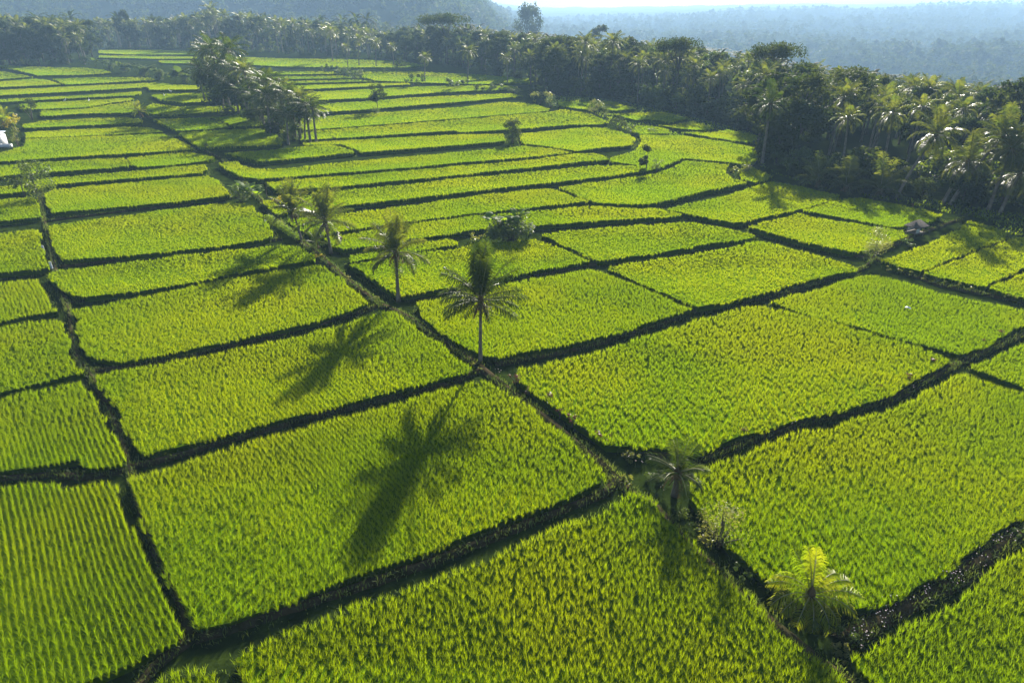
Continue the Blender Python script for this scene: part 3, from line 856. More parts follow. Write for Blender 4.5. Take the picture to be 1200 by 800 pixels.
def bush(base_px, w, h, label, mat='leaf_mid', n=900, leaf=.16, seed=None, name='bush', cat='bush', group=None, z0=0.0, stem=True, clumps=12):
    g = np.random.default_rng(seed if seed is not None else int(base_px[0] * 7 + base_px[1]))
    b = P(*base_px)
    t = empty(name, b)
    tag(t, label, cat, group)
    C, Rr = [], []
    for k in range(clumps):
        a = g.uniform(0, 2 * PI); u = g.uniform(0, 1) ** .6
        zz = z0 + (h - z0) * g.uniform(.15, .85)
        fr = math.sin(PI * min(1, max(.15, (zz - z0) / (h - z0 + .01)))) ** .5
        C.append((math.cos(a) * u * w / 2 * 1.05 * fr, math.sin(a) * u * w / 2 * 1.05 * fr, zz))
        Rr.append(min(w, h) * g.uniform(.18, .32))
    V, Q = leaf_cloud(C, Rr, n, leaf, g)
    V[:, 2] = np.maximum(V[:, 2], .02)
    mobj('foliage', raw_mesh('foliage', V, Q, M[mat]), t)
    if stem:
        mb = MB()
        for c in C[::2]:
            e = np.array(c)
            mb.tube([(g.uniform(-.05, .05) * w, g.uniform(-.05, .05) * w, -.05), (e[0] * .4, e[1] * .4, e[2] * .5), e], [.035 * h ** .5, .025 * h ** .5, .008], 5)
        mb.build('stem', M['bark'], t)
    return t

def banana(base, n, L, label, mat='banana', group=None, width=.22, name='banana_plant', stem_h=.9):
    t = empty(name, base)
    tag(t, label, 'banana plant', group)
    mb = MB(); mb.tube([(0, 0, -.05), (.02, 0, stem_h * .6), (0, 0, stem_h)], [.11, .09, .06], 8)
    mb.build('stem', M['grass'], t, True)
    for k in range(n):
        az = k * 2.4 + random.uniform(-.3, .3)
        e0 = R(random.uniform(55, 85)); dr = R(random.uniform(60, 120))
        ns = 9
        s = np.linspace(0, 1, ns + 1)
        el = e0 - dr * s ** 1.4
        d = np.stack([np.cos(el) * math.cos(az), np.cos(el) * math.sin(az), np.sin(el)], 1)
        ll = L * random.uniform(.75, 1.1)
        pts = np.cumsum(d * ll / ns, axis=0) + np.array((0, 0, stem_h - .1))
        sd = np.array((-math.sin(az), math.cos(az), 0))
        w = width * ll * np.sin(PI * np.clip((s - .15) / .87, 0, 1)) ** .6 + .015
        dip = np.array((0, 0, -1)) * (w * .35)[:, None]
        rag = 1 + np.array([random.uniform(-.2, .1) for _ in s])
        A = pts - sd * (w * rag)[:, None] + dip; B = pts; C = pts + sd * (w * rag)[:, None] + dip
        V = np.stack([A, B, C], 1).reshape(-1, 3)
        Q = []
        for i in range(ns):
            Q += [(3 * i, 3 * i + 1, 3 * i + 4, 3 * i + 3), (3 * i + 1, 3 * i + 2, 3 * i + 5, 3 * i + 4)]
        mobj('leaf', raw_mesh('leaf', V, Q, M[mat], None, None, True), t)
    return t
# ---------------------------------------------------------------- the palms standing among the paddies
def H_to(base, ytop):
    return z_at(P(*base)[1], ytop)

b = (563, 426)
near_palm(b, H_to(b, 352), jit_fr([
    (90, 84, 10, 3.5), (60, 83, 12, 3.6), (120, 82, 14, 3.6), (200, 86, 12, 3.3), (0, 86, 12, 3.4), (270, 86, 14, 3.2), (300, 80, 20, 3.0), (80, 78, 20, 3.5), (100, 76, 22, 3.4),
    (185, 62, 35, 2.9), (165, 55, 45, 2.7), (200, 40, 55, 2.5), (175, 25, 55, 2.6), (205, 8, 45, 2.4), (160, -5, 40, 2.3), (185, -12, 25, 2.3),
    (-5, 66, 25, 3.1), (15, 55, 40, 2.8), (-15, 32, 30, 2.7), (5, 12, 25, 2.7), (-20, -5, 25, 2.3), (20, 0, 35, 2.2),
    (250, 20, 60, 2.0), (290, 5, 60, 2.0), (90, 25, 60, 2.4), (60, 35, 60, 2.4), (125, 30, 55, 2.4)], 3),
    'nearest tall young coconut palm with upright middle fronds at the crossing of the paths', (.12, 0), sc=1.1, dead=6, lw=.07, nl=32, hang=.95, trunk_r=.11)

def ring(n, e_hi, e_lo, L, dr=55, up=4, a0=0):
    out = []
    for k in range(n):
        f = k / (n - 1)
        out.append((a0 + k * 137.5, e_hi + (e_lo - e_hi) * f, dr * (.6 + .6 * f), L * (1.05 - .2 * f)))
    for k in range(up):
        out.append((a0 + k * 95, 84, 14, L * 1.08))
    return jit_fr(out)

b = (467, 353)
near_palm(b, H_to(b, 296), ring(20, 70, -25, 2.9, 55, 5, 20), 'second tall coconut palm from the front with bare straight trunk on the main path', (.1, 0), mat='palm', dead=5, lw=.08, nl=28, hang=.8, trunk_r=.13)
b = (388, 297)
near_palm(b, H_to(b, 260), ring(18, 68, -20, 3.2, 55, 5, 60), 'third slim palm up the main path, right one of the close pair', (-.2, 0), mat='palm', dead=4, lw=.10, nl=24, hang=.8, trunk_r=.12)
b = (354, 283)
near_palm(b, H_to(b, 247), ring(14, 76, 0, 2.7, 50, 5, 10), 'thinner left palm of the close pair beside the yellow green hedge', (-.5, 0), mat='palm', dead=3, lw=.085, nl=24, trunk_r=.09)
b = (372, 291)
near_palm(b, .5, ring(8, 70, 20, 1.4, 60, 3, 10), 'tiny young palm growing between the close pair of palms', (0, 0), dead=0, lw=.05, nl=18, trunk_r=.07)
b = (790, 580)
near_palm(b, 1.3, ring(12, 62, 5, 1.75, 60, 3, 35), 'short silvery young palm at the fork of the right hand path', (.05, .05), dead=2, lw=.045, nl=30, trunk_r=.12, hang=.35)
b = (946, 712)
near_palm(b, .7, jit_fr([(100, 78, 25, 2.3), (75, 74, 30, 2.3), (120, 70, 40, 2.2), (88, 84, 20, 2.2), (150, 58, 95, 2.0), (170, 45, 80, 2.1), (190, 40, 100, 2.0), (205, 28, 85, 2.0),
     (35, 55, 95, 2.0), (10, 42, 85, 2.2), (-5, 35, 75, 2.2), (-20, 20, 70, 2.1), (235, 25, 95, 1.8), (285, 30, 105, 1.9), (310, 20, 95, 1.9), (260, 10, 80, 1.7), (60, 60, 80, 2.0)], 4),
     'low yellow green young palm with arching fronds in the lower right', (0, 0), mat='palm_yellow', dead=2, lw=.05, nl=26, trunk_r=.11, hang=.9, sc=.9)
b = (5, 150)
near_palm(b, 1.2, ring(16, 72, 0, 2.8, 75, 4, 0), 'yellow leaved young palm at the left edge above the white shed', (0, 0), mat='palm_yellow', dead=2, lw=.12, nl=20, trunk_r=.15)
b = (165, 139)
near_palm(b, 1.3, ring(10, 75, 5, 2.2, 70, 3, 0), 'little yellow green palm at the far left ditch crossing', (0, 0), mat='palm_yellow', dead=1, lw=.12, nl=16, trunk_r=.12)
b = (893, 192)
near_palm(b, H_to(b, 122), ring(18, 70, -40, 3.1, 70, 3, 0), 'bushy palm with orange dead frond at the left corner of the right forest', (-.2, 0), dead=5, lw=.12, nl=22, trunk_r=.18)

# palms along the front of the right hand forest
for i, (bx, by, tx, ty, L, lab) in enumerate([
    (1050, 233, 1077, 158, 3.4, 'tall leaning palm with pale bare trunk at the forest edge above the hut'),
    (1105, 238, 1120, 190, 3.2, 'leaning palm with yellow hanging fronds, second in front of the right forest'),
    (1113, 240, 1150, 160, 3.2, 'higher palm behind the two leaning edge palms'),
    (1172, 249, 1180, 205, 3.4, 'full crowned palm with twisted trunk near the right edge of the forest'),
    (1158, 246, 1163, 175, 3.0, 'slim palm behind the full crowned palm near the right edge'),
    (1212, 254, 1203, 180, 3.2, 'palm at the right picture edge, crown half in view'),
    (1240, 258, 1238, 200, 3.2, 'palm just beyond the right picture edge')]):
    p = P(bx, by)
    H = z_at(p[1], ty)
    lx = px_size(bx, by, tx - bx)
    fr = ring(21, 68, -45, L, 75, 3, i * 31)
    t = near_palm((bx, by), H, fr, lab, (lx, 0), mat='palm', dead=0, lw=.10, nl=26, trunk_r=.16)
    top = np.array((lx, 0, H - .1))
    if i not in (2,):
        for k in range(3):
            f = frond_data(random.uniform(3.2, 6.2), R(-5 - 15 * k), R(75), L * .85, L * .25, 20, .8, lw=.12, root=top, rr=.04)
            f.build('yellow_frond', [M['palm_yellow'], M['rachis']], t)
# trunkless young palms in front of the forest
for i, (bx, by, L, lab) in enumerate([
    (958, 219, 3.4, 'low young palm at the forest foot, left one of three'),
    (990, 224, 3.6, 'low young palm at the forest foot, middle one of three'),
    (1030, 229, 4.0, 'largest low young palm at the forest foot, right one of three')]):
    near_palm((bx, by), .6, ring(16, 76, 15, L, 75, 3, i * 50), lab, (0, 0), mat='palm', dead=2, lw=.13, nl=24, trunk_r=.18)

# ---------------------------------------------------------------- templates for the woods
def forest_palm_meshes(seed, H, L, n=22, lean=.8, mat='palm'):
    g = np.random.default_rng(seed)
    random.seed(seed)
    lx, ly = g.uniform(-lean, lean, 2)
    tr = trunk_mb(H, .26, .16, (lx, ly), 7, .5).mesh('trunk', M['trunk'], True)
    top = np.array((lx, ly, H - .1))
    mb = MB()
    for k in range(n):
        f = k / (n - 1)
        fd = frond_data(k * 2.4 + g.uniform(-.2, .2), R(78 - 120 * f + g.uniform(-8, 8)), R(45 + 40 * f), L * g.uniform(.85, 1.1), L * .27, 15, .8, g, g.uniform(-.2, .2), 2, .17, top, rr=.05)
        merge(mb, fd)
    return tr, mb.mesh('crown', [M[mat], M['rachis']])

FP = [forest_palm_meshes(100 + i, 11.0 + .6 * (i % 3), 3.5) for i in range(6)]
FD = [forest_palm_meshes(150 + i, 11.0 + .6 * (i % 3), 4.2, 26, .8, 'palm_dark') for i in range(6)]
FB = [broad_tree_meshes(200, 12, 4.2, 2.5, 5200, .55, 'leaf_dark', clumps=46),
      broad_tree_meshes(201, 12, 3.6, 2.0, 4600, .50, 'leaf_dark', clumps=40),
      broad_tree_meshes(202, 12, 4.8, 4.5, 4600, .50, 'leaf_dark', 'round', clumps=38),
      broad_tree_meshes(203, 12, 3.2, 1.2, 4200, .50, 'leaf_mid', clumps=34)]
FLAT = broad_tree_meshes(204, 12, 5.6, 8.6, 3600, .45, 'leaf_dark', 'flat', clumps=36, tr=.26)
FBUSH = [broad_tree_meshes(210 + i, 3.2, 2.2, .1, 1500, .42, 'leaf_dark' if i < 2 else 'leaf_mid', clumps=16, tr=.08) for i in range(3)]
random.seed(11)

def at_px(px, base_y, d):
    a, b_, c = ray(px, base_y)
    t = CH / -c
    k = (b_ * t + d) / (b_ * t)
    return np.array((a * t * k, b_ * t * k, 0.0))

ZONES = [  # px range, group, palm label, tree label
    (-70, 112, 'trees of the left grove', 'silvery palm of the grove at the upper left edge', 'dark leafy tree of the grove at the upper left edge'),
    (112, 455, 'trees of the blue far tree line', 'hazy blue palm in the far tree line left of centre', 'rounded hazy blue tree in the far tree line left of centre'),
    (455, 645, 'trees of the deep blue wood', 'hazy palm in the deep blue wood at the top centre', 'big deep blue tree of the wood at the top centre'),
    (645, 885, 'trees of the middle forest', 'tall palm of the dark middle forest right of centre', 'dark broad tree of the middle forest right of centre'),
    (885, 1330, 'trees of the right hand forest', 'palm crowding the dark forest at the upper right', 'dark broad tree inside the forest at the upper right')]
npalm = ntree = 0
for z0_, z1_, grp, lp, lb in ZONES:
    rows = 3 if z0_ < 455 else (4 if z0_ < 600 else 6)
    for k in range(rows):
        px = z0_ + random.uniform(0, 8)
        while px < z1_:
            by = interp(px, EDGE)
            Y0 = P(px, by)[1]
            d = 3 + k * 6.0 + random.uniform(-2, 2)
            if px > 1030: d = 15 + k * 5.0 + random.uniform(-2, 2)
            elif px > 900: d += 6
            p = at_px(px, by, d)
            sk = interp(px, SKYL)
            Ht = z_at(p[1], sk)
            lo = .68 + .30 * (k / (rows - 1))
            Ht = max(6.0, Ht * random.uniform(lo, min(1.0, lo + .14)))
            wood = {0: .4, 1: .2, 2: .7, 3: .25, 4: .18}[[z[0] for z in ZONES].index(z0_)]
            if k < rows - 1 and z0_ > 600:
                wood += .12
            if k >= 2 and z0_ > 600: wood += .12
            if random.random() < wood:
                i = random.randrange(4)
                hs = Ht * random.uniform(.80, .93) / 12.0
                put_tree(FB[i], p, hs * random.uniform(.95, 1.15), lb, group=grp, scz=hs)
                ntree += 1
            else:
                i = random.randrange(6)
                Hm = 11.0 + .6 * (i % 3) + 3.5
                s = Ht / Hm
                put_tree(FP[i], p, max(.72, min(1.25, s)), lp, 'palm tree', 'coconut_palm', grp, scz=s)
                npalm += 1
            px += random.uniform(4.2, 6.6) / (p[1] / 850.0)
print('forest palms', npalm, 'trees', ntree)

# undergrowth at the foot of the woods
px = -60
while px < 1320:
    by = interp(px, EDGE)
    Y0 = P(px, by)[1]
    for k in range(2 if px > 640 else 1):
        p = at_px(px + random.uniform(-3, 3), by, random.uniform(-1.0, 1.0) + k * 3.5 + 1)
        s = random.uniform(.55, 1.1) * (1 + .5 * k)
        i = random.randrange(3)
        left = px < 455
        lab = ('dark undergrowth bush at the foot of the far left tree line' if left else
               'dark undergrowth bush at the foot of the deep blue wood' if px < 645 else
               'dark undergrowth bush at the foot of the middle forest' if px < 888 else
               'dark undergrowth bush at the foot of the right hand forest')
        grp = 'undergrowth of the ' + ('left tree line' if left else 'deep blue wood' if px < 645 else 'middle forest' if px < 888 else 'right hand forest')
        put_tree(FBUSH[i], p, s, lab, 'bush', 'bush', grp)
    px += (3.6 if px > 640 else 5.5) / (Y0 / 850.0) * random.uniform(.8, 1.3)

# hero trees in the woods
def hero(meshes, px, by, d, ytop, hm, lab, cat='tree', name='broadleaf_tree', wide=1.0):
    p = at_px(px, by, d)
    p[2] = float(terrain_h(p[0], p[1])) - .2 if d > 60 else 0
    s = (z_at(p[1], ytop) - p[2]) / hm
    put_tree(meshes, p, s * wide, lab, cat, name, scz=s)
hero(FLAT, 525, 80, 22, 16, 12, 'flat crowned hazy tree towering over the deep blue wood', wide=1.3)
hero(FB[2], 620, 98, 330, 10, 12, 'very tall feathery hazy tree rising against the white sky', wide=.55)
hero(FLAT, 790, 131, 14, 44, 12, 'broad dark crowned tree highest in the middle forest', wide=.85)
hero(FLAT, 897, 165, 24, 50, 12, 'flat umbrella shaped tree above the palm tops right of centre', wide=.8)
hero(FB[0], 152, 57, 4, 14, 12, 'tall rounded dark teal tree in the far left tree line', wide=.8)
hero(FB[1], 697, 113, 160, 30, 12, 'pale blue round tree behind the middle forest')
hero(FB[0], 1160, 243, 22, 91, 12, 'large smooth dark green tree at the top of the right forest', wide=1.15)
hero(FB[3], 1204, 250, 18, 76, 12, 'greyish tree rising at the right picture edge', wide=.8)
hero(FP[1], 680, 112, 6, 36, 14.2, 'tall palm standing clear, left one of two against the haze', 'palm tree', 'coconut_palm')
hero(FP[4], 714, 115, 6, 35, 14.2, 'tall palm standing clear, right one of two against the haze', 'palm tree', 'coconut_palm')
hero(FP[2], 256, 59, 15, 2, 14.8, 'tallest palm rising above the big palm clump', 'palm tree', 'coconut_palm')
# isolated palms in front of the far wood
for i, (px, by, ty, lab) in enumerate([
    (498, 98, 59, 'stocky lone palm with a short trunk before the deep blue wood'),
    (548, 100, 52, 'tall lone palm standing clear before the deep blue wood'),
    (595, 99, 63, 'lone palm left of the forest corner, lighter than its neighbour'),
    (622, 100, 58, 'lone palm right beside the forest corner'),
    (441, 80, 45, 'hazy palm with bare trunk in the row left of the deep blue wood'),
    (421, 79, 42, 'slim dark hazy palm in the row left of the deep blue wood'),
    (462, 79, 48, 'leafy hazy palm next to the rounded teal bush'),
    (390, 73, 30, 'thin high hazy palm left in the row before the tree line'),
    (408, 80, 52, 'low hazy palm behind the far bushes')]):
    p = P(px, by)
    Ht = z_at(p[1], ty)
    s = Ht / 13.8
    put_tree(FP[i % 6], p, max(.62, s * 1.12), lab, 'palm tree', 'coconut_palm', scz=s)

# ---------------------------------------------------------------- the palm clump left of centre
CL = [(262, 122, 40, 1.15), (250, 118, 52, 1.0), (276, 128, 48, 1.05), (285, 134, 66, 1.0), (268, 126, 62, .95), (300, 140, 74, .95), (309, 146, 82, .9),
      (322, 152, 84, 1.0), (333, 156, 96, .9), (318, 160, 98, .8), (342, 160, 100, .9), (352, 164, 106, .9), (364, 168, 112, .85), (371, 168, 118, .8), (338, 170, 128, .75), (294, 132, 90, .9)]
cl_lab = ['darkest highest palm of the clump left of centre', 'leftmost high palm of the clump', 'high palm just right of the darkest one in the clump', 'palm at the right shoulder of the dark clump top',
          'palm in the heart of the dark clump top', 'palm at the left of the clump middle', 'palm at the middle of the clump, before the dark top', 'wide crowned palm in the clump middle',
          'sunlit palm near the centre of the clump', 'low palm at the front of the clump middle', 'palm right of the clump centre', 'palm in the right third of the clump',
          'slender palm second from the right end of the clump', 'rightmost palm of the clump', 'lowest palm standing forward at the right end of the clump', 'low palm below the dark clump top']
for i, ((px, by, ty, w), lab) in enumerate(zip(CL, cl_lab)):
    p = P(px, by)
    Ht = z_at(p[1], ty)
    s = Ht / 13.9
    put_tree((FD if i not in (8, 5, 11) else FP)[i % 6], p, max(.75, w * 1.08), lab, 'palm tree', 'coconut_palm', 'palms of the clump left of centre', scz=s)  # three palms take the leaf copy with the painted sunlit tone
for i, (px, by, s, lab) in enumerate([(262, 124, 2.2, 'dense bush under the darkest clump palm'), (285, 134, 1.9, 'bush under the left of the clump'), (306, 146, 1.6, 'bush at the middle of the clump foot'),
                                  (325, 157, 1.3, 'bush under the sunlit clump palm'), (250, 112, 2.0, 'bush behind the left end of the clump'), (345, 165, .9, 'small bush at the right end of the clump foot')]):
    put_tree(FBUSH[i % 3], P(px, by), s, lab, 'bush', 'bush', 'bushes under the palm clump')

CL2 = [(255, 124, 75, .8), (270, 128, 82, .8), (240, 120, 72, .8), (280, 133, 92, .8), (292, 137, 98, .75), (304, 143, 106, .75), (316, 151, 112, .75), (327, 157, 122, .7), (347, 164, 124, .7), (358, 167, 132, .65), (262, 130, 100, .7), (310, 150, 124, .65)]
for i, (px, by, ty, w) in enumerate(CL2):
    p = P(px, by)
    s = z_at(p[1], ty) / 13.9
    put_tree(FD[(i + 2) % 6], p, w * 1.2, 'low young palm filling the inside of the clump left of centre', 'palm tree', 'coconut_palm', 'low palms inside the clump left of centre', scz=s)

# ---------------------------------------------------------------- single trees, bushes and bananas between the paddies
b = P(46, 236)
g_ = broad_tree_meshes(301, 4.6, 2.5, 1.0, 2000, .26, 'leaf_mid', clumps=17, tr=.10)
put_tree(g_, b, px_size(46, 236, 44) / 4.6, 'lone open crowned small tree near the left edge', rz=0)
b = P(23, 236)
put_tree(broad_tree_meshes(302, 2.6, .9, .9, 500, .24, 'leaf_dark', clumps=8, tr=.07), P(29, 230), 1.0, 'dark little tree leaning left of the lone open crowned tree')
bush((38, 141), px_size(38, 141, 17), px_size(38, 141, 27), 'upright dark bush on the bund at the far left', 'leaf_dark', 900, .25)
bush((600, 167), 1.6, 1.4, 'low scrub at the foot of the lone dark tree', 'leaf_dark', 350, .18)
put_tree(broad_tree_meshes(303, 3.6, 1.75, 1.0, 2400, .22, 'leaf_dark', clumps=14, tr=.09), P(601, 168), px_size(601, 168, 26) / 3.6, 'lone dark rounded tree on a bund in the upper middle')
put_tree(broad_tree_meshes(304, 3.4, 1.1, .6, 1500, .22, 'leaf_dark', clumps=8, tr=.07), P(757, 202), px_size(757, 202, 30) / 3.4, 'small two lobed tree, taller left lobe, on the curved bund')
bush((769, 202), px_size(769, 202, 14), px_size(769, 202, 19), 'lower right lobe bush of the two lobed tree on the curved bund', 'leaf_mid', 420, .2)
put_tree(broad_tree_meshes(305, 6.2, 2.1, 3.0, 3000, .3, 'leaf_dark', clumps=16, tr=.08), P(443, 133), px_size(443, 133, 31) / 6.2, 'ball shaped tree on a thin stem in the upper middle')
bush((441, 134), 2.2, 1.5, 'pale scrub around the foot of the ball shaped tree', 'leaf_mid', 300, .25)
put_tree(broad_tree_meshes(306, 3.0, 1.45, .9, 2200, .13, 'leaf_pale', clumps=20, tr=.05), P(1023, 304), px_size(1023, 304, 35) / 3.0, 'airy pale round tree at the path crossing near the hut')
bush((1016, 303), 1.5, .8, 'low weeds around the foot of the airy pale tree', 'leaf_mid', 400, .12)
# airy shrub in the lower right
bush((843, 640), px_size(843, 640, 50), px_size(843, 640, 66), 'airy yellowish shrub with fine leaves in the lower right', 'leaf_pale', 1500, .10, name='shrub', clumps=26)
bush((828, 640), .8, .5, 'pale broad leaved weed at the foot of the airy shrub', 'leaf_pale', 90, .2)
for i, (px, py, w, h, mt, lab) in enumerate([
    (770, 562, 1.3, .7, 'leaf_mid', 'bright weed patch left of the silvery young palm'),
    (740, 540, .9, .6, 'leaf_pale', 'pale weeds beside the path bend'),
    (802, 605, 1.1, .6, 'leaf_mid', 'weeds between the silvery palm and the airy shrub'),
    (815, 622, .9, .5, 'leaf_mid', 'small weeds just before the airy shrub'),
    (872, 672, 1.3, .5, 'leaf_mid', 'weeds on the path left of the yellow palm'),
    (915, 700, 1.2, .6, 'leaf_dark', 'dark weeds hard by the left of the yellow palm'),
    (980, 745, 1.9, .75, 'leaf_mid', 'leafy green bush in front of the yellow palm'),
    (985, 770, .8, .5, 'leaf_pale', 'pale weed at the corner below the yellow palm'),
    (735, 568, .9, .5, 'leaf_pale', 'sunlit weeds at the end of the long bund'),
    (560, 433, .9, .4, 'leaf_pale', 'pale weeds left of the nearest tall palm foot'),
    (577, 424, .9, .5, 'leaf_mid', 'weeds right of the nearest tall palm foot'),
    (440, 352, 1.0, .4, 'leaf_pale', 'pale grass tuft below the second tall palm'),
    (405, 325, 1.4, .45, 'leaf_pale', 'sunlit weeds on the main path between the palms'),
    (376, 303, 1.2, .6, 'leaf_yellow', 'yellowish weeds below the close pair of palms'),
    (1195, 632, .9, .6, 'leaf_mid', 'green weed beside the pink flowers at the right edge')]):
    bush((px, py), w, h, lab, mt, 260 if px > 500 else 160, .13, stem=False, clumps=8)
# reddish plants along the paths
reds = [(604, 450), (620, 463), (646, 474), (656, 490), (670, 500), (707, 520), (865, 512), (958, 484), (1030, 462), (1062, 450), (1093, 430), (1150, 405), (1170, 396)]
for i, (px, py) in enumerate(reds):
    bush((px, py), random.uniform(.35, .8), random.uniform(.6, 1.0),
         'reddish brown plant against the paddy on the main diagonal path' if px < 720 else 'reddish brown plant against the paddy on the right hand path', 'leaf_red', 120, .12, seed=i,
         name='red_leaved_plant', cat='plant', group='reddish plants on the diagonal path' if px < 720 else 'reddish plants on the right path', clumps=6)
# evenly spaced little plants on the right bund
for i in range(13):
    f = i / 12
    px, py = 1040 + f * 165, 316 + f * 40 + 2
    bush((px, py), .45, .55, 'one of a row of evenly spaced pale plants on the bund below the hut paddies', 'leaf_pale', 70, .13, seed=50 + i,
         name='row_plant', cat='plant', group='row of pale plants on the right bund', clumps=4, stem=False)
# small dark tufts of weeds standing up out of the ditch beside the big centre right paddy
# clump with bananas left of the slim palms
bq = P(286, 236)
bush((283, 236), px_size(283, 236, 24), px_size(283, 236, 20), 'dense dark bush under the bananas left of the slim palms', 'leaf_mid', 900, .2)
banana(P(293, 234), 9, 2.0, 'banana plant with a bright upright leaf left of the slim palms')
banana(P(303, 238), 7, 1.5, 'lower banana plant at the right of the bush left of the slim palms')
banana(P(278, 230), 6, 1.3, 'small banana plant at the left of the bush left of the slim palms')
put_tree(broad_tree_meshes(307, 1.9, .42, .8, 400, .16, 'leaf_dark', clumps=6, tr=.05), P(313, 232), px_size(313, 232, 18) / 1.9, 'small dark rounded tree behind the yellow bush')
bush((326, 240), px_size(326, 240, 14), px_size(326, 240, 12), 'bright golden yellow bush right of the bananas', 'leaf_yellow', 420, .2)
# hedge strip
t = empty('hedge', P(330, 272)); tag(t, 'low yellow green hedge strip beside the main path', 'hedge')
o0 = P(330, 272); cs_, rs_ = [], []
for k in range(16):
    f = k / 15
    q = P(315 + 34 * f, 259 + 23 * f) - o0
    cs_.append((q[0], q[1], .45)); rs_.append(.55)
V, Q = leaf_cloud(cs_, rs_, 2600, .16, rng); V[:, 2] = np.maximum(V[:, 2], .02)
mobj('foliage', raw_mesh('foliage', V, Q, M['meadow']), t)
# banana bush in the middle
bush((598, 283), px_size(598, 283, 54), px_size(602, 283, 29), 'big dark bush with silvery highlights in the middle of the paddies', 'leaf_mid', 4200, .22, clumps=30)
banana(P(574, 279), 7, 1.7, 'banana plant with one glowing upright leaf at the left of the big dark bush', stem_h=1.6)
banana(P(590, 281), 8, 1.9, 'banana plant in the left half of the big dark bush', stem_h=1.4)
banana(P(606, 278), 8, 1.9, 'banana plant rising from the top of the big dark bush', stem_h=1.8)
banana(P(617, 281), 6, 1.3, 'short banana plant at the right of the big dark bush', stem_h=1.0)
bush((560, 284), 2.0, 1.0, 'yellowish weeds left of the big dark bush', 'leaf_pale', 220, .16, stem=False)
bush((618, 320), 1.0, .7, 'small dark weed right of the nearest tall palm crown', 'leaf_dark', 160, .14, stem=False)
# far shrubs and bananas
for px, py, wpx, hpx, mt, lab in [
    (485, 101, 22, 15, 'leaf_dark', 'round topped far bush left of the lone palms'),
    (537, 103, 30, 12, 'leaf_mid', 'long pale shrub row below the tall lone palm'),
    (562, 108, 16, 11, 'leaf_dark', 'dark shrub at the right end of the pale shrub row'),
    (583, 107, 22, 9, 'leaf_mid', 'feathery shrub below the two corner palms'),
    (603, 110, 16, 9, 'leaf_mid', 'small shrub under the forest corner'),
    (622, 113, 14, 13, 'leaf_dark', 'dark shrub at the left end of the pale leafy row'),
    (633, 122, 24, 15, 'leaf_pale', 'pale leafy shrub left in the row below the forest corner'),
    (645, 126, 12, 16, 'leaf_mid', 'pale leafy shrub right in the row below the forest corner'),
    (698, 135, 16, 20, 'leaf_pale', 'pale tall shrub left of the dark spiky bush'),
    (708, 139, 10, 16, 'leaf_mid', 'pale shrub touching the dark spiky bush'),
    (723, 152, 24, 17, 'leaf_dark', 'dark spiky bush at the paddy corner, upper right of centre'),
    (739, 156, 14, 10, 'leaf_mid', 'small sprawling bush right of the dark spiky bush'),
    (764, 158, 12, 8, 'leaf_mid', 'tiny green bush on the far plots'),
    (714, 128, 10, 8, 'leaf_mid', 'small teal bush below the forest shadow'),
    (735, 121, 20, 9, 'leaf_pale', 'silvery bush catching light at the middle forest foot'),
    (826, 135, 22, 9, 'leaf_pale', 'silvery bush catching light below the forest trunks'),
    (868, 206, 22, 14, 'leaf_pale', 'pale bush on the bund near the forest bend'),
    (855, 205, 10, 7, 'leaf_dark', 'tiny dark bush left of the pale bush near the forest bend'),
    (385, 84, 20, 9, 'leaf_mid', 'far pale shrub behind the palm clump, left one'),
    (402, 88, 22, 10, 'leaf_mid', 'far pale shrub behind the palm clump, middle one'),
    (417, 93, 20, 12, 'leaf_mid', 'far grassy shrub behind the palm clump, right one'),
    (452, 88, 8, 8, 'leaf_dark', 'tiny dark far bush below the hazy palm row'),
    (470, 80, 16, 12, 'leaf_dark', 'rounded teal far bush at the edge of the deep blue wood'),
    (392, 168, 5, 8, 'leaf_dark', 'small upright dark plant on the bund right of the clump'),
    (8, 165, 14, 12, 'leaf_dark', 'dark bush beside the white shed'),
    (22, 172, 12, 24, 'leaf_pale', 'pale drooping bush right of the white shed'),
    (15, 150, 22, 16, 'leaf_yellow', 'yellow bush above the white shed'),
    (1063, 288, 16, 9, 'leaf_mid', 'green bush in front of the dark roofed hut'),
    (1126, 262, 5, 9, 'leaf_dark', 'little bare forked bush at the end of the hut path'),
    (1069, 243, 3, 6, 'leaf_red', 'tiny reddish plant behind the hut'),
    (243, 176, 6, 9, 'leaf_mid', 'small shrub at the bend of the diagonal ditch'),
    (275, 120, 20, 10, 'leaf_mid', 'bush below the right of the dark clump top')]:
    w_, h_ = px_size(px, py, wpx), px_size(px, py, hpx)
    bush((px, py), w_, h_, lab, mt, 500, max(.14, w_ / 12), clumps=10)
# banana thicket of the upper left
for i, (px, py, hp) in enumerate([(112, 78, 12), (122, 79, 11), (133, 82, 14), (141, 83, 12), (150, 85, 14), (158, 86, 16), (166, 88, 14), (175, 89, 16), (183, 91, 14), (192, 93, 12),
                                  (200, 96, 10), (206, 97, 16), (213, 96, 22), (222, 98, 16), (230, 99, 12), (238, 101, 10)]):
    s = px_size(px, py, hp)
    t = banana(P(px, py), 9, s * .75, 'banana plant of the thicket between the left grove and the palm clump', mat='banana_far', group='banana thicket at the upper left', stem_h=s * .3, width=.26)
for i, (px, py) in enumerate([(128, 81), (147, 85), (170, 90), (190, 94), (215, 98)]):
    put_tree(FBUSH[2], P(px, py), .8, 'leafy bush low in the banana thicket of the upper left', 'bush', 'bush', 'bushes in the banana thicket')

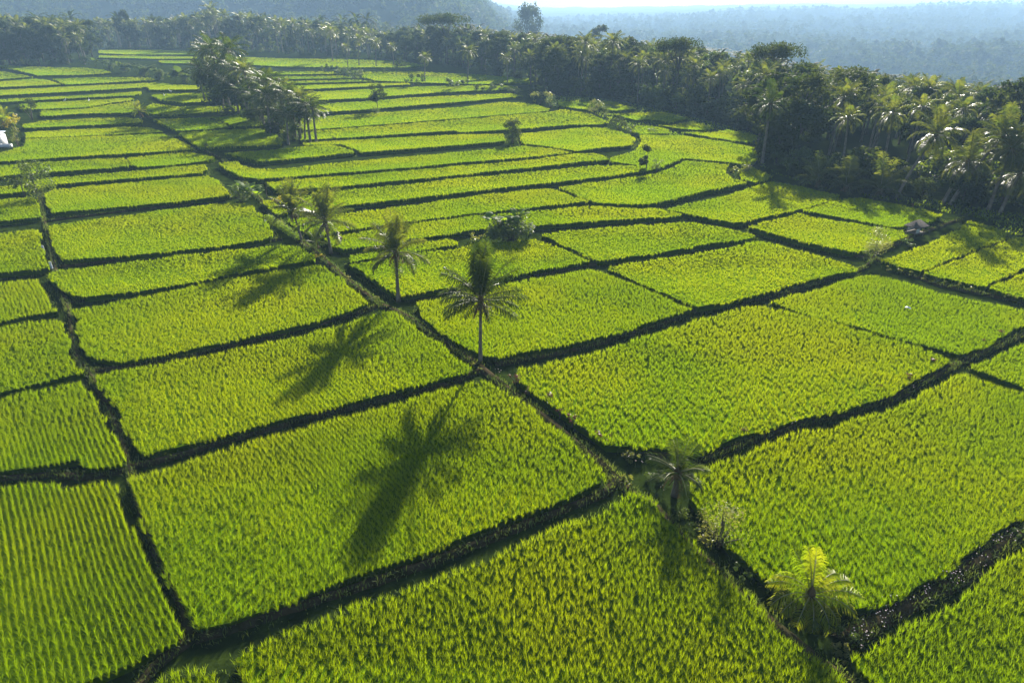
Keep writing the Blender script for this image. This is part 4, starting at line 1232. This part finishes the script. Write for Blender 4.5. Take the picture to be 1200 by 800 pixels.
# pink and white flowers on the lower right bund
fl = []
g = np.random.default_rng(5)
for (px, py, n, sp) in [(1010, 748, 16, .25), (1016, 740, 14, .22), (1030, 722, 20, .3), (1040, 712, 16, .25), (1050, 706, 10, .3), (1070, 700, 8, .25), (1085, 693, 7, .25), (1090, 688, 6, .2),
                        (1118, 674, 18, .3), (1125, 668, 16, .25), (1145, 655, 8, .3), (1148, 648, 7, .25), (1170, 632, 18, .3), (1186, 628, 18, .3), (930, 714, 5, .12), (737, 532, 6, .15), (752, 540, 6, .2),
                        (928, 492, 14, .22), (766, 560, 4, .1), (778, 572, 5, .15), (617, 457, 4, .1), (640, 472, 4, .1), (585, 434, 6, .25), (1067, 450, 6, .15), (55, 100, 1, .1)][:-1]:
    c = P(px, py, .5)
    for k in range(n):
        fl.append(c + np.array((g.normal(0, sp * .6), g.normal(0, sp), g.uniform(-.12, .15))))
fl = np.array(fl)[g.random(len(fl)) < .6]; n = len(fl)
mbf = MB()
for c in fl:
    r = g.uniform(.018, .035)
    k = 5
    V = [c + (0, 0, .01)]
    for i in range(k * 2):
        a = PI * i / k + g.uniform(0, .2)
        rr = r if i % 2 == 0 else r * .45
        V.append(c + np.array((math.cos(a) * rr, math.sin(a) * rr, .02 * (i % 2 == 0) + g.uniform(-.01, .01))))
    mbf.add(V, None, [(0, 1 + i, 1 + (i + 1) % (2 * k)) for i in range(2 * k)])
    mbf.tube([c - (0, 0, .4), c], [.006, .004], 4, 1)
o = mbf.build('flowers', [M['flower'], M['grass']])
tag(o, 'small pink and white flowers scattered along the paths', 'flowers', kind='stuff')

# ---------------------------------------------------------------- things people put there
# hut
b = P(1071, 276)
t = empty('field_hut', b, R(28)); t.scale = (.8, .8, .85); tag(t, 'small open field hut with dark hipped roof beside the path', 'hut')
for sx in (-1, 1):
    for sy in (-1, 1):
        mb = MB(); mb.tube([(sx * .85, sy * .6, -.05), (sx * .85, sy * .6, 1.35)], .05, 7); mb.build('post', M['wood'], t)
mb = MB(); mb.box((0, 0, .45), (1.9, 1.4, .08)); mb.build('platform', M['wood'], t)
mb = MB(); mb.box((-.45, -.62, .92), (.8, .05, .82)); mb.box((.1, .62, .9), (1.5, .05, .75)); mb.build('wall_panel', M['wall'], t)
mb = MB()
eo, ei = [(-1.25, -.95, 1.28), (1.25, -.95, 1.28), (1.25, .95, 1.28), (-1.25, .95, 1.28)], [(-.45, 0, 2.0), (.45, 0, 2.0)]
mb.add(eo + ei, [(0, 1, 5, 4), (2, 3, 4, 5)], [(1, 2, 5), (3, 0, 4)])
lo_ = [(x * .97, y * .97, z - .07) for x, y, z in eo]
mb.add(eo + lo_, [(0, 4, 5, 1), (1, 5, 6, 2), (2, 6, 7, 3), (3, 7, 4, 0), (4, 7, 6, 5)])
mb.build('roof', M['thatch'], t)
# shed at the left edge
b = P(-6, 171)
t = empty('shed', b, R(-6)); tag(t, 'small white walled shed with a pale sheet roof cut by the left edge', 'shed')
mb = MB(); mb.box((0, 0, .9), (3.2, 2.2, 1.8)); mb.build('wall', M['wall'], t)
mb = MB()
mb.add([(-1.9, -1.9, 1.55), (1.9, -1.9, 1.55), (1.7, 1.3, 2.25), (-1.7, 1.3, 2.25), (-1.9, -1.9, 1.49), (1.9, -1.9, 1.49), (1.7, 1.3, 2.19), (-1.7, 1.3, 2.19)],
       [(0, 1, 2, 3), (7, 6, 5, 4), (0, 4, 5, 1), (1, 5, 6, 2), (2, 6, 7, 3), (3, 7, 4, 0)])
mb.build('roof', M['bluesheet'], t)
mb = MB(); mb.box((.7, -1.115, .8), (.8, .04, 1.5)); mb.build('door', M['dark'], t)
# white lower tank / step
o = empty('water_trough', P(6, 173)); tag(o, 'low pale trough on the ground in front of the shed', 'trough')
mb = MB(); mb.box((0, 0, .25), (1.7, .06, .5)); mb.box((0, .7, .25), (1.7, .06, .5)); mb.box((-.82, .35, .25), (.06, .64, .5)); mb.box((.82, .35, .25), (.06, .64, .5)); mb.build('side', M['wall'], o)
mb = MB(); mb.box((0, .35, .34), (1.58, .64, .04)); mb.build('cover', M['bluesheet'], o)

# white marker posts
def marker(px, py, h, lab, name='marker_post'):
    t = empty(name, P(px, py)); tag(t, lab, 'marker post')
    mb = MB(); mb.tube([(0, 0, -.1), (.02, 0, h)], .03, 6); mb.build('stick', M['wood'], t)
    mb = MB()
    V = []
    for i in range(5):
        z = h - .02 - i * h * .17
        V += [(-.10 - .01 * (i % 2), -.035, z), (.11, -.045 + .02 * (i % 2), z), (.09, .03, z), (-.1, .03, z)]
    Q = []
    for i in range(4):
        for k in range(4):
            Q.append((i * 4 + k, i * 4 + (k + 1) % 4, i * 4 + 4 + (k + 1) % 4, i * 4 + 4 + k))
    Q += [(0, 1, 2, 3), (19, 18, 17, 16)]
    mb.add(V, Q); mb.build('cloth', M['white'], t)
marker(52, 296, .75, 'upper of two short white marker posts in the left ditch')
marker(62, 318, .95, 'lower of two short white marker posts in the left ditch')
marker(312, 265, .7, 'short white marker post at the lower left of the hedge strip')
t = empty('wooden_post', P(400, 289)); tag(t, 'short wooden post with a dark bundle on top right of the slim palms', 'post')
mb = MB(); mb.tube([(0, 0, -.1), (.02, 0, .9)], .045, 6); mb.build('stick', M['wood'], t)
V, Q = leaf_cloud([(0, 0, .95), (.08, 0, .85)], [.2, .16], 160, .14, rng); mobj('bundle', raw_mesh('bundle', V, Q, M['palm_dead']), t)

# crumpled white scraps
def scrap(px, py, z, s, lab, name='white_scrap', cat='scrap'):
    g = np.random.default_rng(int(px))
    n = 7
    xs_, ys_ = np.meshgrid(np.linspace(-1, 1, n), np.linspace(-.4, .4, n))
    zz = g.uniform(0, .35, (n, n)) + .3 * (1 - xs_ ** 2)
    V = np.stack([xs_.ravel() * s, ys_.ravel() * s, zz.ravel() * s], 1)
    bot = V.copy(); bot[:, 2] -= .03
    Q = [(i * n + j, i * n + j + 1, (i + 1) * n + j + 1, (i + 1) * n + j) for i in range(n - 1) for j in range(n - 1)]
    Q2 = [(a + n * n, d_ + n * n, c + n * n, b_ + n * n) for a, b_, c, d_ in Q]
    me = raw_mesh(name, np.concatenate([V, bot]), Q + Q2, M['white'])
    o = mobj(name, me); o.location = P(px, py, z); o.rotation_euler = (0, 0, R(-45))
    tag(o, lab, cat)
scrap(1064, 361, .72, .2, 'crumpled white scrap lying on the rice below the airy tree')
scrap(521, 314, .72, .16, 'crumpled white scrap lying on the rice left of the nearest palm crown')
# white sack hanging at the bush
mb = MB()
mb.tube([(0, 0, 0), (0, 0, .08), (0, 0, .35), (0, 0, .55), (0, 0, .62)], [.10, .16, .17, .11, .04], 10)
o = mb.build('sack', M['white'], None, True); o.location = P(622, 274, 0); tag(o, 'white sack at the right foot of the big dark bush', 'sack')

# white birds
def bird(px, py, lab):
    mb = MB()
    mb.tube([(-.32, 0, .40), (-.2, 0, .44), (0, 0, .50), (.14, 0, .56), (.18, 0, .66), (.13, 0, .78), (.17, 0, .88), (.24, 0, .90)], [.02, .07, .11, .07, .035, .025, .035, .02], 8)
    mb.tube([(.02, .04, .46), (.0, .04, .22), (.02, .04, 0)], [.014, .01, .01], 5, 1)
    mb.tube([(.02, -.04, .46), (.04, -.04, .22), (.03, -.04, 0)], [.014, .01, .01], 5, 1)
    mb.tube([(.23, 0, .90), (.38, 0, .87)], [.014, .003], 5, 2)
    o = mb.build('wading_bird', [M['white'], M['dark'], M['palm_yellow']], None, True)
    o.location = P(px, py, .35); o.scale = (1.3, 1.3, 1.3); o.rotation_euler = (0, 0, random.uniform(0, 6))
    tag(o, lab, 'bird')
bird(200, 110, 'white wading bird on the bund left of the palm clump')
bird(193, 115, 'white wading bird in the bright rice left of the palm clump, nearer one')
bird(77, 121, 'white wading bird in the far left rice, left of its neighbour')
bird(105, 121, 'white wading bird in the far left rice, right of its neighbour')

# ---------------------------------------------------------------- the far woods on the slopes
g = np.random.default_rng(21)
N = 12000
ang = g.uniform(-1.0, 1.05, N * 3)
ed = np.interp(ang, e_ang, e_dst)
dd = ed + 44 + (g.random(N * 3) ** 1.4) * 2500
keep = np.ones(N * 3, bool)
right = ang > .05
patch = lownoise(ang * dd, dd, .006)
keep &= ~(right & (dd > 500) & (patch > .25) & (g.random(N * 3) > .15))
ang, dd = ang[keep][:N], dd[keep][:N]
X, Y = ang * dd, dd
Z = terrain_h(X, Y)
VV, QQ, off = [], [], 0
VT, QT, offt = [], [], 0
base_clouds = []
for k in range(5):
    C, Rr = crown_clumps(g, 3.8, 7, 2.5, 12)
    base_clouds.append(leaf_cloud(C, Rr, 110, 1.9, g))
palm_clouds = []
for k in range(4):
    mb = MB()
    for j in range(13):
        az = j * 2.4 + g.uniform(-.2, .2); e0 = R(70 - 8 * j); s = np.linspace(0, 1, 5)
        el = e0 - R(70) * s ** 1.2
        d_ = np.stack([np.cos(el) * np.cos(az), np.cos(el) * np.sin(az), np.sin(el)], 1)
        p = np.cumsum(d_ * .95, 0) + (0, 0, 11)
        sd = np.array((-math.sin(az), math.cos(az), -.35)) * .42
        sd2 = np.array((math.sin(az), -math.cos(az), -.35)) * .42
        V = np.stack([p + sd, p, p + sd2], 1).reshape(-1, 3)
        Q = []
        for i in range(4):
            Q += [(3 * i, 3 * i + 1, 3 * i + 4, 3 * i + 3), (3 * i + 1, 3 * i + 2, 3 * i + 5, 3 * i + 4)]
        mb.add(V, Q)
    mb.tube([(0, 0, 0), (.2, .1, 11)], [.25, .15], 4)
    palm_clouds.append((np.concatenate(mb.V), np.concatenate(mb.Q)))
for i in range(len(X)):
    pl = g.random() < (.5 if ang[i] < 0 else .35) and dd[i] < 550
    V, Q = (palm_clouds[i % 4] if pl else base_clouds[i % 5])
    s = g.uniform(.8, 1.5) * (1 + .6 * (dd[i] > 800))
    if pl: s *= .95
    apx = 600 + ang[i] * F * 1.08
    lim = z_at(Y[i], interp(apx, SKYL) + (3 if apx < 560 else 8))
    if dd[i] < 420 and apx > 440 and Z[i] + s * 12.5 > lim:
        s = (lim - Z[i]) / 12.5
        if s < .4: continue
    a = g.uniform(0, 6.28); ca, sa = math.cos(a), math.sin(a)
    v = np.stack([V[:, 0] * ca - V[:, 1] * sa, V[:, 0] * sa + V[:, 1] * ca, V[:, 2]], 1) * s + (X[i], Y[i], Z[i] - .3)
    VV.append(v); QQ.append(Q + off); off += len(v)
o = mobj('far_wood', raw_mesh('far_wood', np.concatenate(VV), np.concatenate(QQ), M['leaf_dark']))
tag(o, 'hazy blue woods and palms covering the far slopes', 'wood', kind='stuff')

# ---------------------------------------------------------------- haze
HD = 0.00037
mb = MB()
x0, x1, y0, y1, z0, z1 = -7500, 7500, -120, 7900, -90, 150
mb.add([(x, y, z) for z in (z0, z1) for y in (y0, y1) for x in (x0, x1)], [(0, 2, 3, 1), (4, 5, 7, 6), (0, 1, 5, 4), (2, 6, 7, 3), (0, 4, 6, 2), (1, 3, 7, 5)])
m, t_ = newmat('pale_air')
out = t_.nodes.new('ShaderNodeOutputMaterial')
pv = t_.nodes.new('ShaderNodeVolumePrincipled')
pv.inputs['Density'].default_value = HD
pv.inputs['Color'].default_value = (0.44, 0.68, 1.0, 1)
pv.inputs['Anisotropy'].default_value = 0.1
t_.links.new(pv.outputs[0], out.inputs['Volume'])
o = mb.build('haze', m)
o.display_type = 'WIRE'
tag(o, 'pale blue morning haze filling the air', 'haze', kind='stuff')
